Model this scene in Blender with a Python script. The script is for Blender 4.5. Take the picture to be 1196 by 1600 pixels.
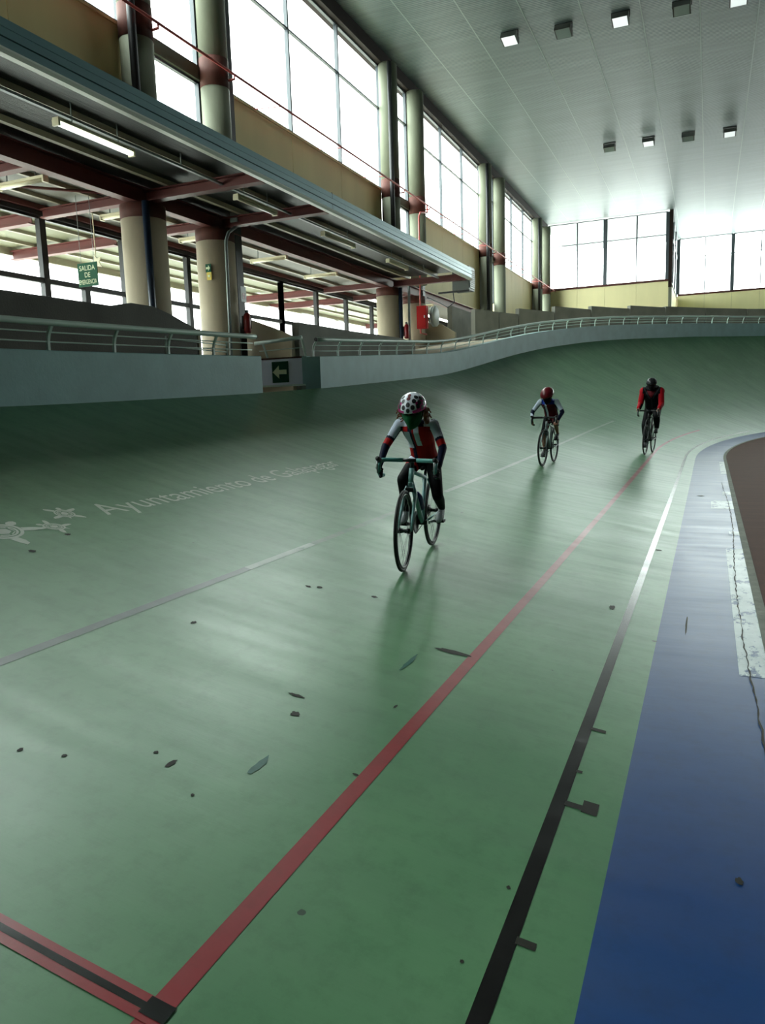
import bpy, math, random
import numpy as np
from mathutils import Vector, Matrix
random.seed(7)
S = bpy.context.scene
COL = S.collection
for o in list(bpy.data.objects): bpy.data.objects.remove(o)

# ---------------------------------------------------------------- camera
FPX, CX, CY = 1170.0, 598.0, 800.0            # focal length in pixels of the 1196 x 1600 frame
CAM = np.array([0.0, 0.0, 1.5])
_d1 = np.array([511.0, -182.0, FPX]); _a = 257.0
_d2 = np.array([_a, (FPX * FPX + 511 * _a) / 182.0, FPX])
_Y = _d1 / np.linalg.norm(_d1); _Z = -_d2 / np.linalg.norm(_d2); _X = np.cross(_Y, _Z)
MW = np.stack([_X, _Y, _Z])                   # camera frame (right, down, forward) to world
def ray(px, py): return MW @ np.array([px - CX, py - CY, FPX])
def on_x(px, py, x): r = ray(px, py); return CAM + r * (x / r[0])
def on_y(px, py, y): r = ray(px, py); return CAM + r * (y / r[1])
def on_z(px, py, z): r = ray(px, py); return CAM + r * ((z - CAM[2]) / r[2])

cd = bpy.data.cameras.new('camera'); cam = bpy.data.objects.new('camera', cd); COL.objects.link(cam)
cd.sensor_fit = 'HORIZONTAL'; cd.sensor_width = 36.0; cd.lens = 36.0 * FPX / 1196.0
cd.clip_start = 0.05; cd.clip_end = 600
R3 = Matrix(((MW[0, 0], -MW[0, 1], -MW[0, 2]), (MW[1, 0], -MW[1, 1], -MW[1, 2]), (MW[2, 0], -MW[2, 1], -MW[2, 2])))
cam.matrix_world = Matrix.Translation(Vector(CAM)) @ R3.to_4x4()
S.camera = cam

# ---------------------------------------------------------------- sky and exposure
SKY = 1.0
w = bpy.data.worlds.new('overcast_sky'); S.world = w; w.use_nodes = True
bg = w.node_tree.nodes['Background']
bg.inputs['Color'].default_value = (0.92, 1.0, 0.965, 1); bg.inputs['Strength'].default_value = SKY
S.view_settings.view_transform = 'Standard'; S.view_settings.look = 'None'
S.view_settings.gamma = 1.0; S.view_settings.use_curve_mapping = False
S.view_settings.exposure = 3.95

def portal(name, loc, sx, sy, axis):
    """light portal lying in a window opening (guides sky sampling, gives no light of its own)"""
    l = bpy.data.lights.new(name, 'AREA'); l.shape = 'RECTANGLE'; l.size = sx; l.size_y = sy
    try: l.cycles.is_portal = True
    except Exception: return
    o = bpy.data.objects.new(name, l); COL.objects.link(o); o.location = loc
    d = Vector(axis); o.rotation_euler = d.to_track_quat('-Z', 'Z').to_euler()

# ---------------------------------------------------------------- helpers
class MB:
    def __init__(s): s.v = []; s.f = []; s.m = []; s.uv = None
    def add(s, vs, fs, mi=0):
        n = len(s.v); s.v += [tuple(map(float, p)) for p in vs]
        s.f += [tuple(i + n for i in f) for f in fs]; s.m += [mi] * len(fs); return s
    def box(s, x0, x1, y0, y1, z0, z1, mi=0):
        x0, x1 = sorted((x0, x1)); y0, y1 = sorted((y0, y1)); z0, z1 = sorted((z0, z1))
        return s.add([(x0,y0,z0),(x1,y0,z0),(x1,y1,z0),(x0,y1,z0),(x0,y0,z1),(x1,y0,z1),(x1,y1,z1),(x0,y1,z1)],
              [(0,3,2,1),(4,5,6,7),(0,1,5,4),(1,2,6,5),(2,3,7,6),(3,0,4,7)], mi)
    def bar(s, p, q, w, h, up=(0, 0, 1), mi=0):
        p = np.array(p, float); q = np.array(q, float); t = q - p; t /= np.linalg.norm(t)
        up = np.array(up, float)
        a = np.cross(t, up); 
        if np.linalg.norm(a) < 1e-6: a = np.cross(t, (1, 0, 0))
        a /= np.linalg.norm(a); b = np.cross(a, t)
        vs = [c + sa * a * w / 2 + sb * b * h / 2 for c in (p, q) for sa, sb in ((-1,-1),(1,-1),(1,1),(-1,1))]
        return s.add(vs, [(0,1,2,3),(7,6,5,4),(0,4,5,1),(1,5,6,2),(2,6,7,3),(3,7,4,0)], mi)
    def prism(s, poly, axis, lo, hi, mi=0):
        """poly: 2D points in the two other axes (in xyz order), extruded along axis"""
        def mk(p, c): q = list(p); q.insert(axis, c); return q
        n = len(poly); vs = [mk(p, lo) for p in poly] + [mk(p, hi) for p in poly]
        fs = [tuple(range(n)), tuple(range(2 * n - 1, n - 1, -1))] + [(i, i + n, (i + 1) % n + n, (i + 1) % n) for i in range(n)]
        return s.add(vs, fs, mi)
    def tube(s, pts, r, n=8, closed=False, caps=True, mi=0, side=None, rb=None):
        pts = [np.array(p, float) for p in pts]; k = len(pts)
        rr = [r] * k if np.isscalar(r) else list(r); bb = rr if rb is None else ([rb] * k if np.isscalar(rb) else list(rb))
        vs = []; prev = None
        for i, p in enumerate(pts):
            a = pts[(i - 1) % k] if (closed or i > 0) else p; b = pts[(i + 1) % k] if (closed or i < k - 1) else p
            t = b - a; t = t / (np.linalg.norm(t) + 1e-12)
            if side is not None: ref = np.array(side, float)
            elif prev is None: ref = np.array((0, 0, 1.)) if abs(t[2]) < .9 else np.array((1., 0, 0))
            else: ref = prev
            ref = ref - t * ref.dot(t)
            if np.linalg.norm(ref) < 1e-6: ref = np.array((1., .01, 0)) - t * t[0]
            ref = ref / np.linalg.norm(ref); prev = ref; c = np.cross(t, ref)
            for j in range(n):
                an = 2 * math.pi * j / n
                vs.append(p + ref * math.cos(an) * rr[i] + c * math.sin(an) * bb[i])
        fs = []
        for i in range(k if closed else k - 1):
            i2 = (i + 1) % k
            for j in range(n): fs.append((i * n + j, i * n + (j + 1) % n, i2 * n + (j + 1) % n, i2 * n + j))
        if caps and not closed: fs += [tuple(range(n - 1, -1, -1)), tuple((k - 1) * n + j for j in range(n))]
        return s.add(vs, fs, mi)
    def lathe(s, prof, c, axis=2, n=24, mi=0):
        c = np.array(c, float); vs = []
        for r, t in prof:
            for j in range(n):
                a = 2 * math.pi * j / n; p = [r * math.cos(a), r * math.sin(a)]; p.insert(axis, t)
                vs.append(c + np.array(p))
        k = len(prof); fs = [(i*n+j, i*n+(j+1)%n, (i+1)*n+(j+1)%n, (i+1)*n+j) for i in range(k-1) for j in range(n)]
        fs += [tuple(range(n-1, -1, -1)), tuple((k-1)*n+j for j in range(n))]
        return s.add(vs, fs, mi)
    def ball(s, c, rx, ry=None, rz=None, n=12, mi=0, rot=None):
        ry = rx if ry is None else ry; rz = rx if rz is None else rz; vs = []; c = np.array(c, float)
        m = max(6, n // 2 + 2)
        for i in range(1, m):
            th = math.pi * i / m
            for j in range(n):
                a = 2 * math.pi * j / n
                p = np.array((rx*math.sin(th)*math.cos(a), ry*math.sin(th)*math.sin(a), rz*math.cos(th)))
                vs.append(c + (rot @ p if rot is not None else p))
        k = len(vs); e = np.array((0, 0, rz)); e = rot @ e if rot is not None else e
        vs += [c + e, c - e]
        fs = [(i*n+j, (i+1)*n+j, (i+1)*n+(j+1)%n, i*n+(j+1)%n) for i in range(m-2) for j in range(n)]
        fs += [(k, j, (j+1)%n) for j in range(n)] + [(k+1, (m-2)*n+(j+1)%n, (m-2)*n+j) for j in range(n)]
        return s.add(vs, fs, mi)
    def capsule(s, p, q, r0, r1, n=12):
        p = np.array(p, float); q = np.array(q, float); t = q - p; t /= np.linalg.norm(t)
        pts = [p - t*r0*.98, p - t*r0*.7, p, q, q + t*r1*.7, q + t*r1*.98]
        return s.tube(pts, [r0*.2, r0*.72, r0, r1, r1*.72, r1*.2], n)
    def mesh(s, name, mats, off=(0, 0, 0), smooth=False):
        me = bpy.data.meshes.new(name); ox, oy, oz = off
        me.from_pydata([(x-ox, y-oy, z-oz) for x, y, z in s.v], [], s.f)
        for m in (mats if isinstance(mats, (list, tuple)) else [mats]): me.materials.append(m)
        if isinstance(mats, (list, tuple)) and len(mats) > 1: me.polygons.foreach_set('material_index', s.m)
        if smooth: me.polygons.foreach_set('use_smooth', [True] * len(me.polygons))
        if s.uv is not None:
            ul = me.uv_layers.new(name='UVMap')
            li = np.zeros(len(me.loops), int); me.loops.foreach_get('vertex_index', li)
            ul.data.foreach_set('uv', np.array(s.uv, float)[li].ravel())
        me.update(); return me
    def build(s, name, mats, parent=None, smooth=False, local=False, origin=None):
        off = (0, 0, 0)
        if parent is not None and not local: off = world_loc(parent)
        if origin is not None: off = origin
        o = bpy.data.objects.new(name, s.mesh(name, mats, off, smooth)); COL.objects.link(o)
        if parent is not None: o.parent = parent
        if origin is not None and parent is None: o.location = origin
        return o
def world_loc(o):
    v = Vector((0, 0, 0))
    while o is not None: v += o.location; o = o.parent
    return tuple(v)
def thing(name, label=None, cat=None, loc=(0, 0, 0), group=None, kind=None):
    o = bpy.data.objects.new(name, None); COL.objects.link(o); o.location = loc; o.empty_display_size = .1
    return tag(o, label, cat, group, kind)
def tag(o, label=None, cat=None, group=None, kind=None):
    if label: o['label'] = label
    if cat: o['category'] = cat
    if group: o['group'] = group
    if kind: o['kind'] = kind
    return o
def copy_of(o, parent=None, loc=None):
    c = o.copy(); COL.objects.link(c); c.parent = parent
    if loc is not None: c.location = loc
    return c
def lerp(a, b, t): return np.array(a, float) * (1 - t) + np.array(b, float) * t

# ---------------------------------------------------------------- materials
def srgb(r, g, b):
    f = lambda c: (c / 255 / 12.92) if c / 255 <= .04045 else ((c / 255 + .055) / 1.055) ** 2.4
    return (f(r), f(g), f(b), 1)
def mat(name, col, rough=.6, metal=0.0, spec=.5, var=.0, scale=4.0, bump=0.0, bscale=30.0, stretch=None, emit=None, estr=0, coat=0):
    m = bpy.data.materials.new(name); m.use_nodes = True; nt = m.node_tree; b = nt.nodes['Principled BSDF']
    b.inputs['Base Color'].default_value = col; b.inputs['Roughness'].default_value = rough
    b.inputs['Metallic'].default_value = metal; b.inputs['Specular IOR Level'].default_value = spec
    if coat: b.inputs['Coat Weight'].default_value = coat
    if emit: b.inputs['Emission Color'].default_value = emit; b.inputs['Emission Strength'].default_value = estr
    if var or bump:
        tc = nt.nodes.new('ShaderNodeTexCoord'); mp = nt.nodes.new('ShaderNodeMapping')
        nt.links.new(tc.outputs['Object'], mp.inputs['Vector'])
        if stretch: mp.inputs['Scale'].default_value = stretch
    if var:
        n = nt.nodes.new('ShaderNodeTexNoise'); n.inputs['Scale'].default_value = scale; n.inputs['Detail'].default_value = 6
        nt.links.new(mp.outputs['Vector'], n.inputs['Vector'])
        r = nt.nodes.new('ShaderNodeValToRGB'); r.color_ramp.elements[0].position = .3; r.color_ramp.elements[1].position = .7
        k0, k1 = 1 - var, 1 + var * .6
        r.color_ramp.elements[0].color = (col[0]*k0, col[1]*k0, col[2]*k0, 1); r.color_ramp.elements[1].color = (min(1, col[0]*k1), min(1, col[1]*k1), min(1, col[2]*k1), 1)
        nt.links.new(n.outputs['Fac'], r.inputs['Fac']); nt.links.new(r.outputs['Color'], b.inputs['Base Color'])
    if bump:
        n2 = nt.nodes.new('ShaderNodeTexNoise'); n2.inputs['Scale'].default_value = bscale; n2.inputs['Detail'].default_value = 4
        nt.links.new(mp.outputs['Vector'], n2.inputs['Vector'])
        bp = nt.nodes.new('ShaderNodeBump'); bp.inputs['Strength'].default_value = bump; bp.inputs['Distance'].default_value = .02
        nt.links.new(n2.outputs['Fac'], bp.inputs['Height']); nt.links.new(bp.outputs['Normal'], b.inputs['Normal'])
    return m
def paint_mat(name, colA, colB, rough=.34, spots=True, worn=None, bump=.08, spec=.55):
    """painted concrete track: s (along) and u (across) metres come from the UV map"""
    m = bpy.data.materials.new(name); m.use_nodes = True; nt = m.node_tree; N = nt.nodes.new; L = nt.links.new
    b = nt.nodes['Principled BSDF']; uv = N('ShaderNodeUVMap'); uv.uv_map = 'UVMap'
    def mapping(sx, sy):
        mp = N('ShaderNodeMapping'); mp.inputs['Scale'].default_value = (sx, sy, 1); L(uv.outputs['UV'], mp.inputs['Vector']); return mp.outputs['Vector']
    def noise(vec, sc, det=5, rg=.55):
        n = N('ShaderNodeTexNoise'); n.inputs['Scale'].default_value = sc; n.inputs['Detail'].default_value = det; n.inputs['Roughness'].default_value = rg
        L(vec, n.inputs['Vector']); return n.outputs['Fac']
    def math_(op, a, c=None, d=None):
        n = N('ShaderNodeMath'); n.operation = op
        for i, x in enumerate((a, c, d)):
            if x is None: continue
            if hasattr(x, 'is_linked'): L(x, n.inputs[i])
            else: n.inputs[i].default_value = x
        return n.outputs[0]
    def mixc(f, a, c):
        n = N('ShaderNodeMix'); n.data_type = 'RGBA'
        if hasattr(f, 'is_linked'): L(f, n.inputs[0])
        else: n.inputs[0].default_value = f
        for i, x in ((6, a), (7, c)):
            if hasattr(x, 'is_linked'): L(x, n.inputs[i])
            else: n.inputs[i].default_value = x
        return n.outputs[2]
    def ramp(f, p0, p1):
        n = N('ShaderNodeMapRange'); n.inputs['From Min'].default_value = p0; n.inputs['From Max'].default_value = p1; L(f, n.inputs['Value']); return n.outputs['Result']
    broad = noise(mapping(1, 1), .9, 6); streak = noise(mapping(3.2, .45), 1.6, 7, .62); fine = noise(mapping(1, 1), 55, 3)
    c = mixc(ramp(broad, .3, .7), colA, colB)
    c = mixc(math_('MULTIPLY', ramp(streak, .45, .75), .22), c, (colA[0]*.55, colA[1]*.6, colA[2]*.6, 1))
    mot = noise(mapping(1, 1), 9, 8, .7)
    c = mixc(math_('MULTIPLY', ramp(mot, .48, .78), .5), c, (colA[0]*.5, colA[1]*.55, colA[2]*.52, 1))
    if spots:
        vo = N('ShaderNodeTexVoronoi'); vo.inputs['Scale'].default_value = 4.5; L(mapping(1, 1), vo.inputs['Vector'])
        rnd = N('ShaderNodeSeparateColor'); L(vo.outputs['Color'], rnd.inputs[0])
        sz = math_('MULTIPLY', math_('POWER', rnd.outputs[0], 4.0), .075)
        wob = math_('ADD', vo.outputs['Distance'], math_('MULTIPLY', math_('SUBTRACT', noise(mapping(1, 1), 30, 2), .5), .05))
        c = mixc(math_('MULTIPLY', math_('LESS_THAN', wob, sz), .8), c, (.012, .018, .014, 1))
        sc = noise(mapping(.5, 5), 2.2, 8, .7)      # long scratches
        c = mixc(math_('MULTIPLY', ramp(sc, .70, .78), .10), c, (.05, .07, .06, 1))
    if worn is not None:
        wn = noise(mapping(1.2, 2.0), 3.5, 8, .75)
        c = mixc(ramp(wn, worn[1], worn[1] + .04), c, worn[0])
    L(c, b.inputs['Base Color'])
    rr = math_('ADD', math_('MULTIPLY', math_('SUBTRACT', streak, .5), .25), rough); L(rr, b.inputs['Roughness'])
    hgt = math_('ADD', math_('MULTIPLY', streak, 1.0), math_('MULTIPLY', fine, .05))
    bp = N('ShaderNodeBump'); bp.inputs['Strength'].default_value = bump; bp.inputs['Distance'].default_value = .012
    L(hgt, bp.inputs['Height']); L(bp.outputs['Normal'], b.inputs['Normal'])
    b.inputs['Specular IOR Level'].default_value = spec
    return m
def glass_mat():
    m = bpy.data.materials.new('window_glass'); m.use_nodes = True; nt = m.node_tree
    for n in list(nt.nodes): nt.nodes.remove(n)
    out = nt.nodes.new('ShaderNodeOutputMaterial'); mx = nt.nodes.new('ShaderNodeMixShader'); t = nt.nodes.new('ShaderNodeBsdfTransparent'); g = nt.nodes.new('ShaderNodeBsdfGlossy')
    t.inputs['Color'].default_value = (.97, .99, .985, 1); g.inputs['Roughness'].default_value = .02; mx.inputs[0].default_value = .05
    nt.links.new(t.outputs[0], mx.inputs[1]); nt.links.new(g.outputs[0], mx.inputs[2]); nt.links.new(mx.outputs[0], out.inputs['Surface']); return m
M = {}
M['green'] = paint_mat('track_green_paint', srgb(70, 116, 80), srgb(92, 136, 97), rough=.34, bump=.16, spec=.5)
M['blue'] = paint_mat('track_blue_paint', srgb(10, 54, 108), srgb(16, 62, 116), rough=.33, bump=.06, spec=.45)
M['red_line'] = paint_mat('red_line_paint', srgb(128, 22, 30), srgb(140, 30, 38), spots=False, rough=.32, bump=.08)
M['black_line'] = paint_mat('black_line_paint', srgb(14, 13, 14), srgb(22, 20, 20), rough=.22, spots=False, bump=.06)
M['stayer'] = paint_mat('faded_blue_line_paint', srgb(60, 74, 72), srgb(76, 90, 84), spots=False)
M['stayer_pale'] = paint_mat('pale_line_paint', srgb(128, 146, 132), srgb(150, 162, 148), spots=False, worn=(srgb(88, 122, 96), .58))
M['stayer_faint'] = paint_mat('faint_line_paint', srgb(90, 116, 94), srgb(104, 126, 104), spots=False, worn=(srgb(78, 118, 90), .5))
M['white_paint'] = paint_mat('worn_white_paint', srgb(150, 166, 170), srgb(176, 188, 188), spots=False, worn=(srgb(40, 70, 112), .53), bump=.2)
M['letter'] = paint_mat('faded_letter_paint', srgb(182, 192, 178), srgb(196, 202, 190), spots=False)
M['mark'] = paint_mat('tape_residue', srgb(24, 24, 20), srgb(44, 44, 36), spots=False, rough=.55, spec=.15)
M['oil'] = paint_mat('dark_teal_scuff', srgb(34, 84, 74), srgb(44, 94, 82), spots=False, spec=.2)
M['kerb'] = mat('kerb_concrete', srgb(120, 122, 112), .8, var=.25, scale=6, bump=.3)
M['infield'] = mat('brown_infield_floor', srgb(78, 52, 42), .75, spec=.2, var=.18, scale=1.2, bump=.1, stretch=(1, 6, 1))
M['barrier'] = mat('painted_barrier_concrete', srgb(146, 186, 188), .55, var=.10, scale=2.5, bump=.12, bscale=18)
M['rail'] = mat('pale_painted_steel', srgb(204, 222, 212), .4, spec=.5)
M['concrete'] = mat('grey_concrete', srgb(128, 128, 118), .8, var=.18, scale=1.4, bump=.25)
M['concrete_shade'] = mat('shaded_concrete', srgb(100, 100, 92), .8, var=.2, scale=1.4, bump=.25)  # concrete of the parapet facing away from the light, shade put into its colour
M['beige'] = mat('beige_render', srgb(190, 178, 150), .75, var=.08, scale=1.5, bump=.1)
M['column'] = mat('column_concrete', srgb(182, 170, 146), .75, var=.13, scale=2.2, bump=.15, stretch=(1, 1, .35))
M['column_up'] = mat('column_concrete_upper', srgb(102, 106, 88), .75, var=.12, scale=2.0, bump=.15, stretch=(1, 1, .35))
M['rust'] = mat('red_oxide_band', srgb(80, 44, 36), .75, spec=.3, var=.25, scale=7, bump=.1, stretch=(1, 1, .3))
M['steel_red'] = mat('red_oxide_steel', srgb(98, 44, 40), .55, var=.1, scale=3)
M['steel_dark'] = mat('dark_brown_steel', srgb(38, 28, 24), .65, spec=.12, var=.12, scale=3)
M['frame'] = mat('dark_window_frame', srgb(62, 70, 76), .45)
M['black'] = mat('black_steel', srgb(24, 25, 27), .5)
M['tan'] = mat('tan_wall_panel', srgb(206, 192, 138), .65, var=.07, scale=1.2, bump=.06, stretch=(1, 1, .25))
M['tan_far'] = mat('cream_wall_panel', srgb(230, 220, 168), .65, var=.05, scale=1.2, bump=.05, stretch=(1, 1, .25))
M['ceil_gap'] = mat('ceiling_joint_strip', srgb(122, 140, 134), .5)
M['fascia'] = mat('blue_green_metal_fascia', srgb(104, 140, 146), .38, metal=.2, var=.06, scale=3, stretch=(1, .2, 1))
M['lip'] = mat('pale_metal_lip', srgb(238, 242, 232), .35)
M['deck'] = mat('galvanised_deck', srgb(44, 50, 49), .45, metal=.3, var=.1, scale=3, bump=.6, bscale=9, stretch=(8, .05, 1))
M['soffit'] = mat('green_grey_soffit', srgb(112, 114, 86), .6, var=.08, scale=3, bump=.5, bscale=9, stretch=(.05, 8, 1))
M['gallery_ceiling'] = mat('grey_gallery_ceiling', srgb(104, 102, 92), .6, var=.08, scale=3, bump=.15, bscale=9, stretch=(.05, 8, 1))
M['reel'] = mat('reel_grey_enamel', srgb(160, 168, 164), .5)
M['ac_case'] = mat('dull_grey_casing', srgb(96, 102, 98), .5)
M['smudge'] = paint_mat('faint_smudge', srgb(48, 72, 54), srgb(60, 90, 66), spots=False)
M['purlin'] = mat('pale_purlin', srgb(150, 144, 122), .5)
M['pipe_red'] = mat('salmon_red_pipe', srgb(190, 84, 78), .45)
M['red_box'] = mat('fire_red_enamel', srgb(176, 22, 22), .6, spec=.25)
M['ext_red'] = mat('extinguisher_red', srgb(130, 20, 24), .35)
M['grey_pipe'] = mat('grey_conduit', srgb(140, 150, 148), .45, metal=.3)
M['pipe_dark'] = mat('dark_blue_downpipe', srgb(26, 40, 58), .35)
M['white'] = mat('white_enamel', srgb(222, 226, 226), .4)
M['gate_white'] = mat('pale_gate_panel', srgb(226, 234, 248), .45)
M['cream'] = mat('cream_luminaire_plastic', srgb(226, 218, 186), .4)
M['tube_lit'] = mat('lit_tube_diffuser', srgb(240, 250, 240), .4, emit=(.9, 1, .92, 1), estr=.16)
M['sign_green'] = mat('sign_green', srgb(4, 78, 50), .6, spec=.2)
M['sign_pale'] = mat('sign_lettering', srgb(204, 222, 176), .4)
M['sign_yellow'] = mat('sign_yellow', srgb(214, 190, 60), .4)
M['floor_gallery'] = mat('gallery_screed', srgb(104, 92, 86), .7, var=.15, scale=2)
M['deck_walk'] = mat('bend_walkway_screed', srgb(196, 184, 158), .75, var=.15, scale=2)
M['outdoor'] = mat('outdoor_paving', srgb(190, 188, 180), .8, var=.15, scale=.5)
M['glass'] = glass_mat()
M['lamp_body'] = mat('floodlight_housing', srgb(62, 66, 64), .5)
M['lamp_glass'] = mat('floodlight_lens', srgb(225, 230, 228), .25, emit=(.9, 1, 1, 1), estr=.05)
M['lamp_dark'] = mat('floodlight_lens_shaded', srgb(120, 135, 132), .2)
M['shell'] = mat('outer_wall_render', srgb(110, 106, 96), .8)
# ribbed metal ceiling
def ceiling_mat():
    m = mat('ribbed_metal_ceiling', srgb(128, 150, 145), .5, spec=.4); nt = m.node_tree; b = nt.nodes['Principled BSDF']; N = nt.nodes.new; L = nt.links.new
    tc = N('ShaderNodeTexCoord'); sp = N('ShaderNodeSeparateXYZ'); L(tc.outputs['Object'], sp.inputs[0])
    wv = N('ShaderNodeTexWave'); wv.wave_type = 'BANDS'; wv.bands_direction = 'Y'; wv.inputs['Scale'].default_value = 3.0; wv.inputs['Distortion'].default_value = .15
    wv.inputs['Detail'].default_value = 1; L(tc.outputs['Object'], wv.inputs['Vector'])
    mp = N('ShaderNodeMapping'); mp.inputs['Scale'].default_value = (.25, 3.0, 1); L(tc.outputs['Object'], mp.inputs['Vector'])
    n = N('ShaderNodeTexNoise'); n.inputs['Scale'].default_value = 1.5; n.inputs['Detail'].default_value = 5; L(mp.outputs['Vector'], n.inputs['Vector'])
    r = N('ShaderNodeValToRGB'); c = srgb(90, 106, 105); r.color_ramp.elements[0].position = .3; r.color_ramp.elements[1].position = .72
    r.color_ramp.elements[0].color = (c[0]*.8, c[1]*.8, c[2]*.82, 1); r.color_ramp.elements[1].color = (c[0]*1.12, c[1]*1.12, c[2]*1.1, 1)
    L(n.outputs['Fac'], r.inputs['Fac']); L(r.outputs['Color'], b.inputs['Base Color'])
    ad = N('ShaderNodeMath'); ad.operation = 'MULTIPLY_ADD'; ad.inputs[1].default_value = .5; L(n.outputs['Fac'], ad.inputs[0]); L(wv.outputs['Fac'], ad.inputs[2])
    bp = N('ShaderNodeBump'); bp.inputs['Strength'].default_value = .4; bp.inputs['Distance'].default_value = .02
    L(ad.outputs[0], bp.inputs['Height']); L(bp.outputs['Normal'], b.inputs['Normal']); return m
M['ceiling'] = ceiling_mat()

# ================================================================ THE SETTING
# oval track: two straights at Y in [-19, 19], bends about (27, +-19); u runs outward from the inner edge of the track
RB, XC, YC, UO = 27.26, 27.0, 19.0, 6.74
ZS = [-100, 0, 5.84, 7.9, 11.2, 13.2, 16.36, 17.7, 19.8, 20.9, 22, 23.1, 24.2, 25.3, 26.4, 27.5, 28.5, 29.6, 31.7, 33.8, 36, 38, 40, 44.4, 50, 73]
ZV = [1.55, 1.57, 1.61, 1.67, 1.78, 1.87, 2.05, 2.13, 2.25, 2.34, 2.47, 2.62, 2.79, 2.96, 3.13, 3.28, 3.42, 3.54, 3.76, 3.93, 4.06, 4.15, 4.24, 4.33, 4.38, 4.4]
LOOP = 76 + 2 * math.pi * 34                      # length of the loop measured at the outer edge
def plan(t, u):
    """t: metres along the outer edge from Y=-19 of the left straight, going +Y"""
    t = t % LOOP; a = math.pi * 34
    if t < 38: return (XC - RB - u, t - 19), 1, 0
    if t < 38 + a:
        p = (t - 38) / 34; return (XC - (RB + u) * math.cos(p), YC + (RB + u) * math.sin(p)), 0, p
    if t < 76 + a: return (XC + RB + u, 19 - (t - 38 - a)), 1, 0
    p = (t - 76 - a) / 34; return (XC + (RB + u) * math.cos(p), -YC - (RB + u) * math.sin(p)), 0, p
def zo(t):
    t = t % LOOP; h = LOOP / 2
    if t >= h: t -= h
    if t < 38: s = abs(t - 19)
    else: s = 19 + min(t - 38, math.pi * 34 - (t - 38))
    # gently smoothed table
    return float(sum(np.interp(s + d, ZS, ZV) for d in (-.8, -.4, 0, .4, .8)) / 5)
def bank(t, u):
    k = (zo(t) - 1.62) / (4.35 - 1.62)
    if u >= 0: return (1 - k) * (.14 * u + .0149 * u * u) + k * (.22 + .41 * u + .0303 * u * u)
    return max(k, 0) * (.22 + .1 * u)
def TP(t, u, dz=0.0):
    (x, y), _, _ = plan(t, u); return (x, y, bank(t, u) + dz)
def t_of(s): return s + 19                         # s = Y on the left straight
def hit(px, py):
    """where the ray of a pixel meets the left straight / far bend of the track"""
    r = ray(px, py); r = r / np.hypot(r[0], r[1])
    for d in np.linspace(.5, 60, 6000):
        q = CAM + r * d; x, y = q[0], q[1]
        if y < 19: t, u = y + 19, -.26 - x
        else: t, u = 38 + math.atan2(y - 19, XC - x) * 34, math.hypot(XC - x, y - 19) - RB
        if q[2] <= bank(t, u): return q, t, u
TS = [i * .5 for i in range(int(LOOP / .5) + 1)]
def strip(us, ts, mats, name, parent, dz=0.0, closed=False, smooth=True):
    mb = MB(); mb.uv = []
    for t in ts:
        for u in us: mb.v.append(TP(t, u, dz)); mb.uv.append((t, u))
    n = len(us); k = len(ts)
    for i in range(k - 1):
        for j in range(n - 1): mb.f.append((i*n+j, i*n+j+1, (i+1)*n+j+1, (i+1)*n+j)); mb.m.append(0)
    return mb.build(name, mats, parent, smooth)
ts_loop = list(np.arange(0, 100, .25)) + list(np.arange(100, LOOP, 1.0)) + [LOOP]
floor = strip([0] + list(np.linspace(.15, UO + .02, 28)), ts_loop, M['green'], 'floor', None)
tag(floor, 'green painted banked concrete cycle track', None, None, 'structure')
strip(list(np.linspace(-.60, 0, 5)), ts_loop, M['blue'], 'blue_band', floor)
LINE_DZ = .0015
tv = [t for t in ts_loop if t < 110]
tv1 = [t for t in tv if t < 50.5]
strip([.185, .235], tv1, M['black_line'], 'measurement_line', floor, LINE_DZ)
strip([.845, .905], [t for t in tv if t < 46.6], M['red_line'], 'sprinters_line', floor, LINE_DZ)
for a_, b_, m_ in ((0, 4.15, 'stayer'), (4.15, 5.05, 'stayer_pale'), (5.05, 8.3, 'stayer_faint'), (8.3, 23.5, 'stayer_pale')):
    strip([2.525, 2.58], list(np.arange(t_of(a_), t_of(b_), .25)) + [t_of(b_)], M[m_], 'stayers_line', floor, LINE_DZ)
# finish line across the track with its dark expansion joint
tc0 = t_of(1.2)
strip(list(np.linspace(.845, UO, 20)), [tc0 - .036, tc0 - .010], M['red_line'], 'finish_line', floor, LINE_DZ + .001, smooth=False)
strip(list(np.linspace(.845, UO, 20)), [tc0 + .010, tc0 + .032], M['red_line'], 'finish_line', floor, LINE_DZ + .001, smooth=False)
strip(list(np.linspace(.90, UO, 20)), [tc0 - .010, tc0 + .010], M['black_line'], 'expansion_joint', floor, LINE_DZ + .0015, smooth=False)
strip([.84, .91], [tc0 - .02, tc0 + .03], M['black_line'], 'tape_mark', floor, LINE_DZ + .002, smooth=False)
# worn white dashes on the inner edge of the blue band
for a, b_, u0, u1 in ((4.3, 8.0, -.60, -.45), (8.75, 9.0, -.60, -.5), (10.8, 11.6, -.6, -.32), (12.3, 12.7, -.6, -.48), (15.5, 18.2, -.6, -.5)):
    strip([u0, (u0 + u1) / 2, u1], list(np.arange(t_of(a), t_of(b_), .25)) + [t_of(b_)], M['white_paint'], 'worn_white_patch', floor, LINE_DZ)
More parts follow.
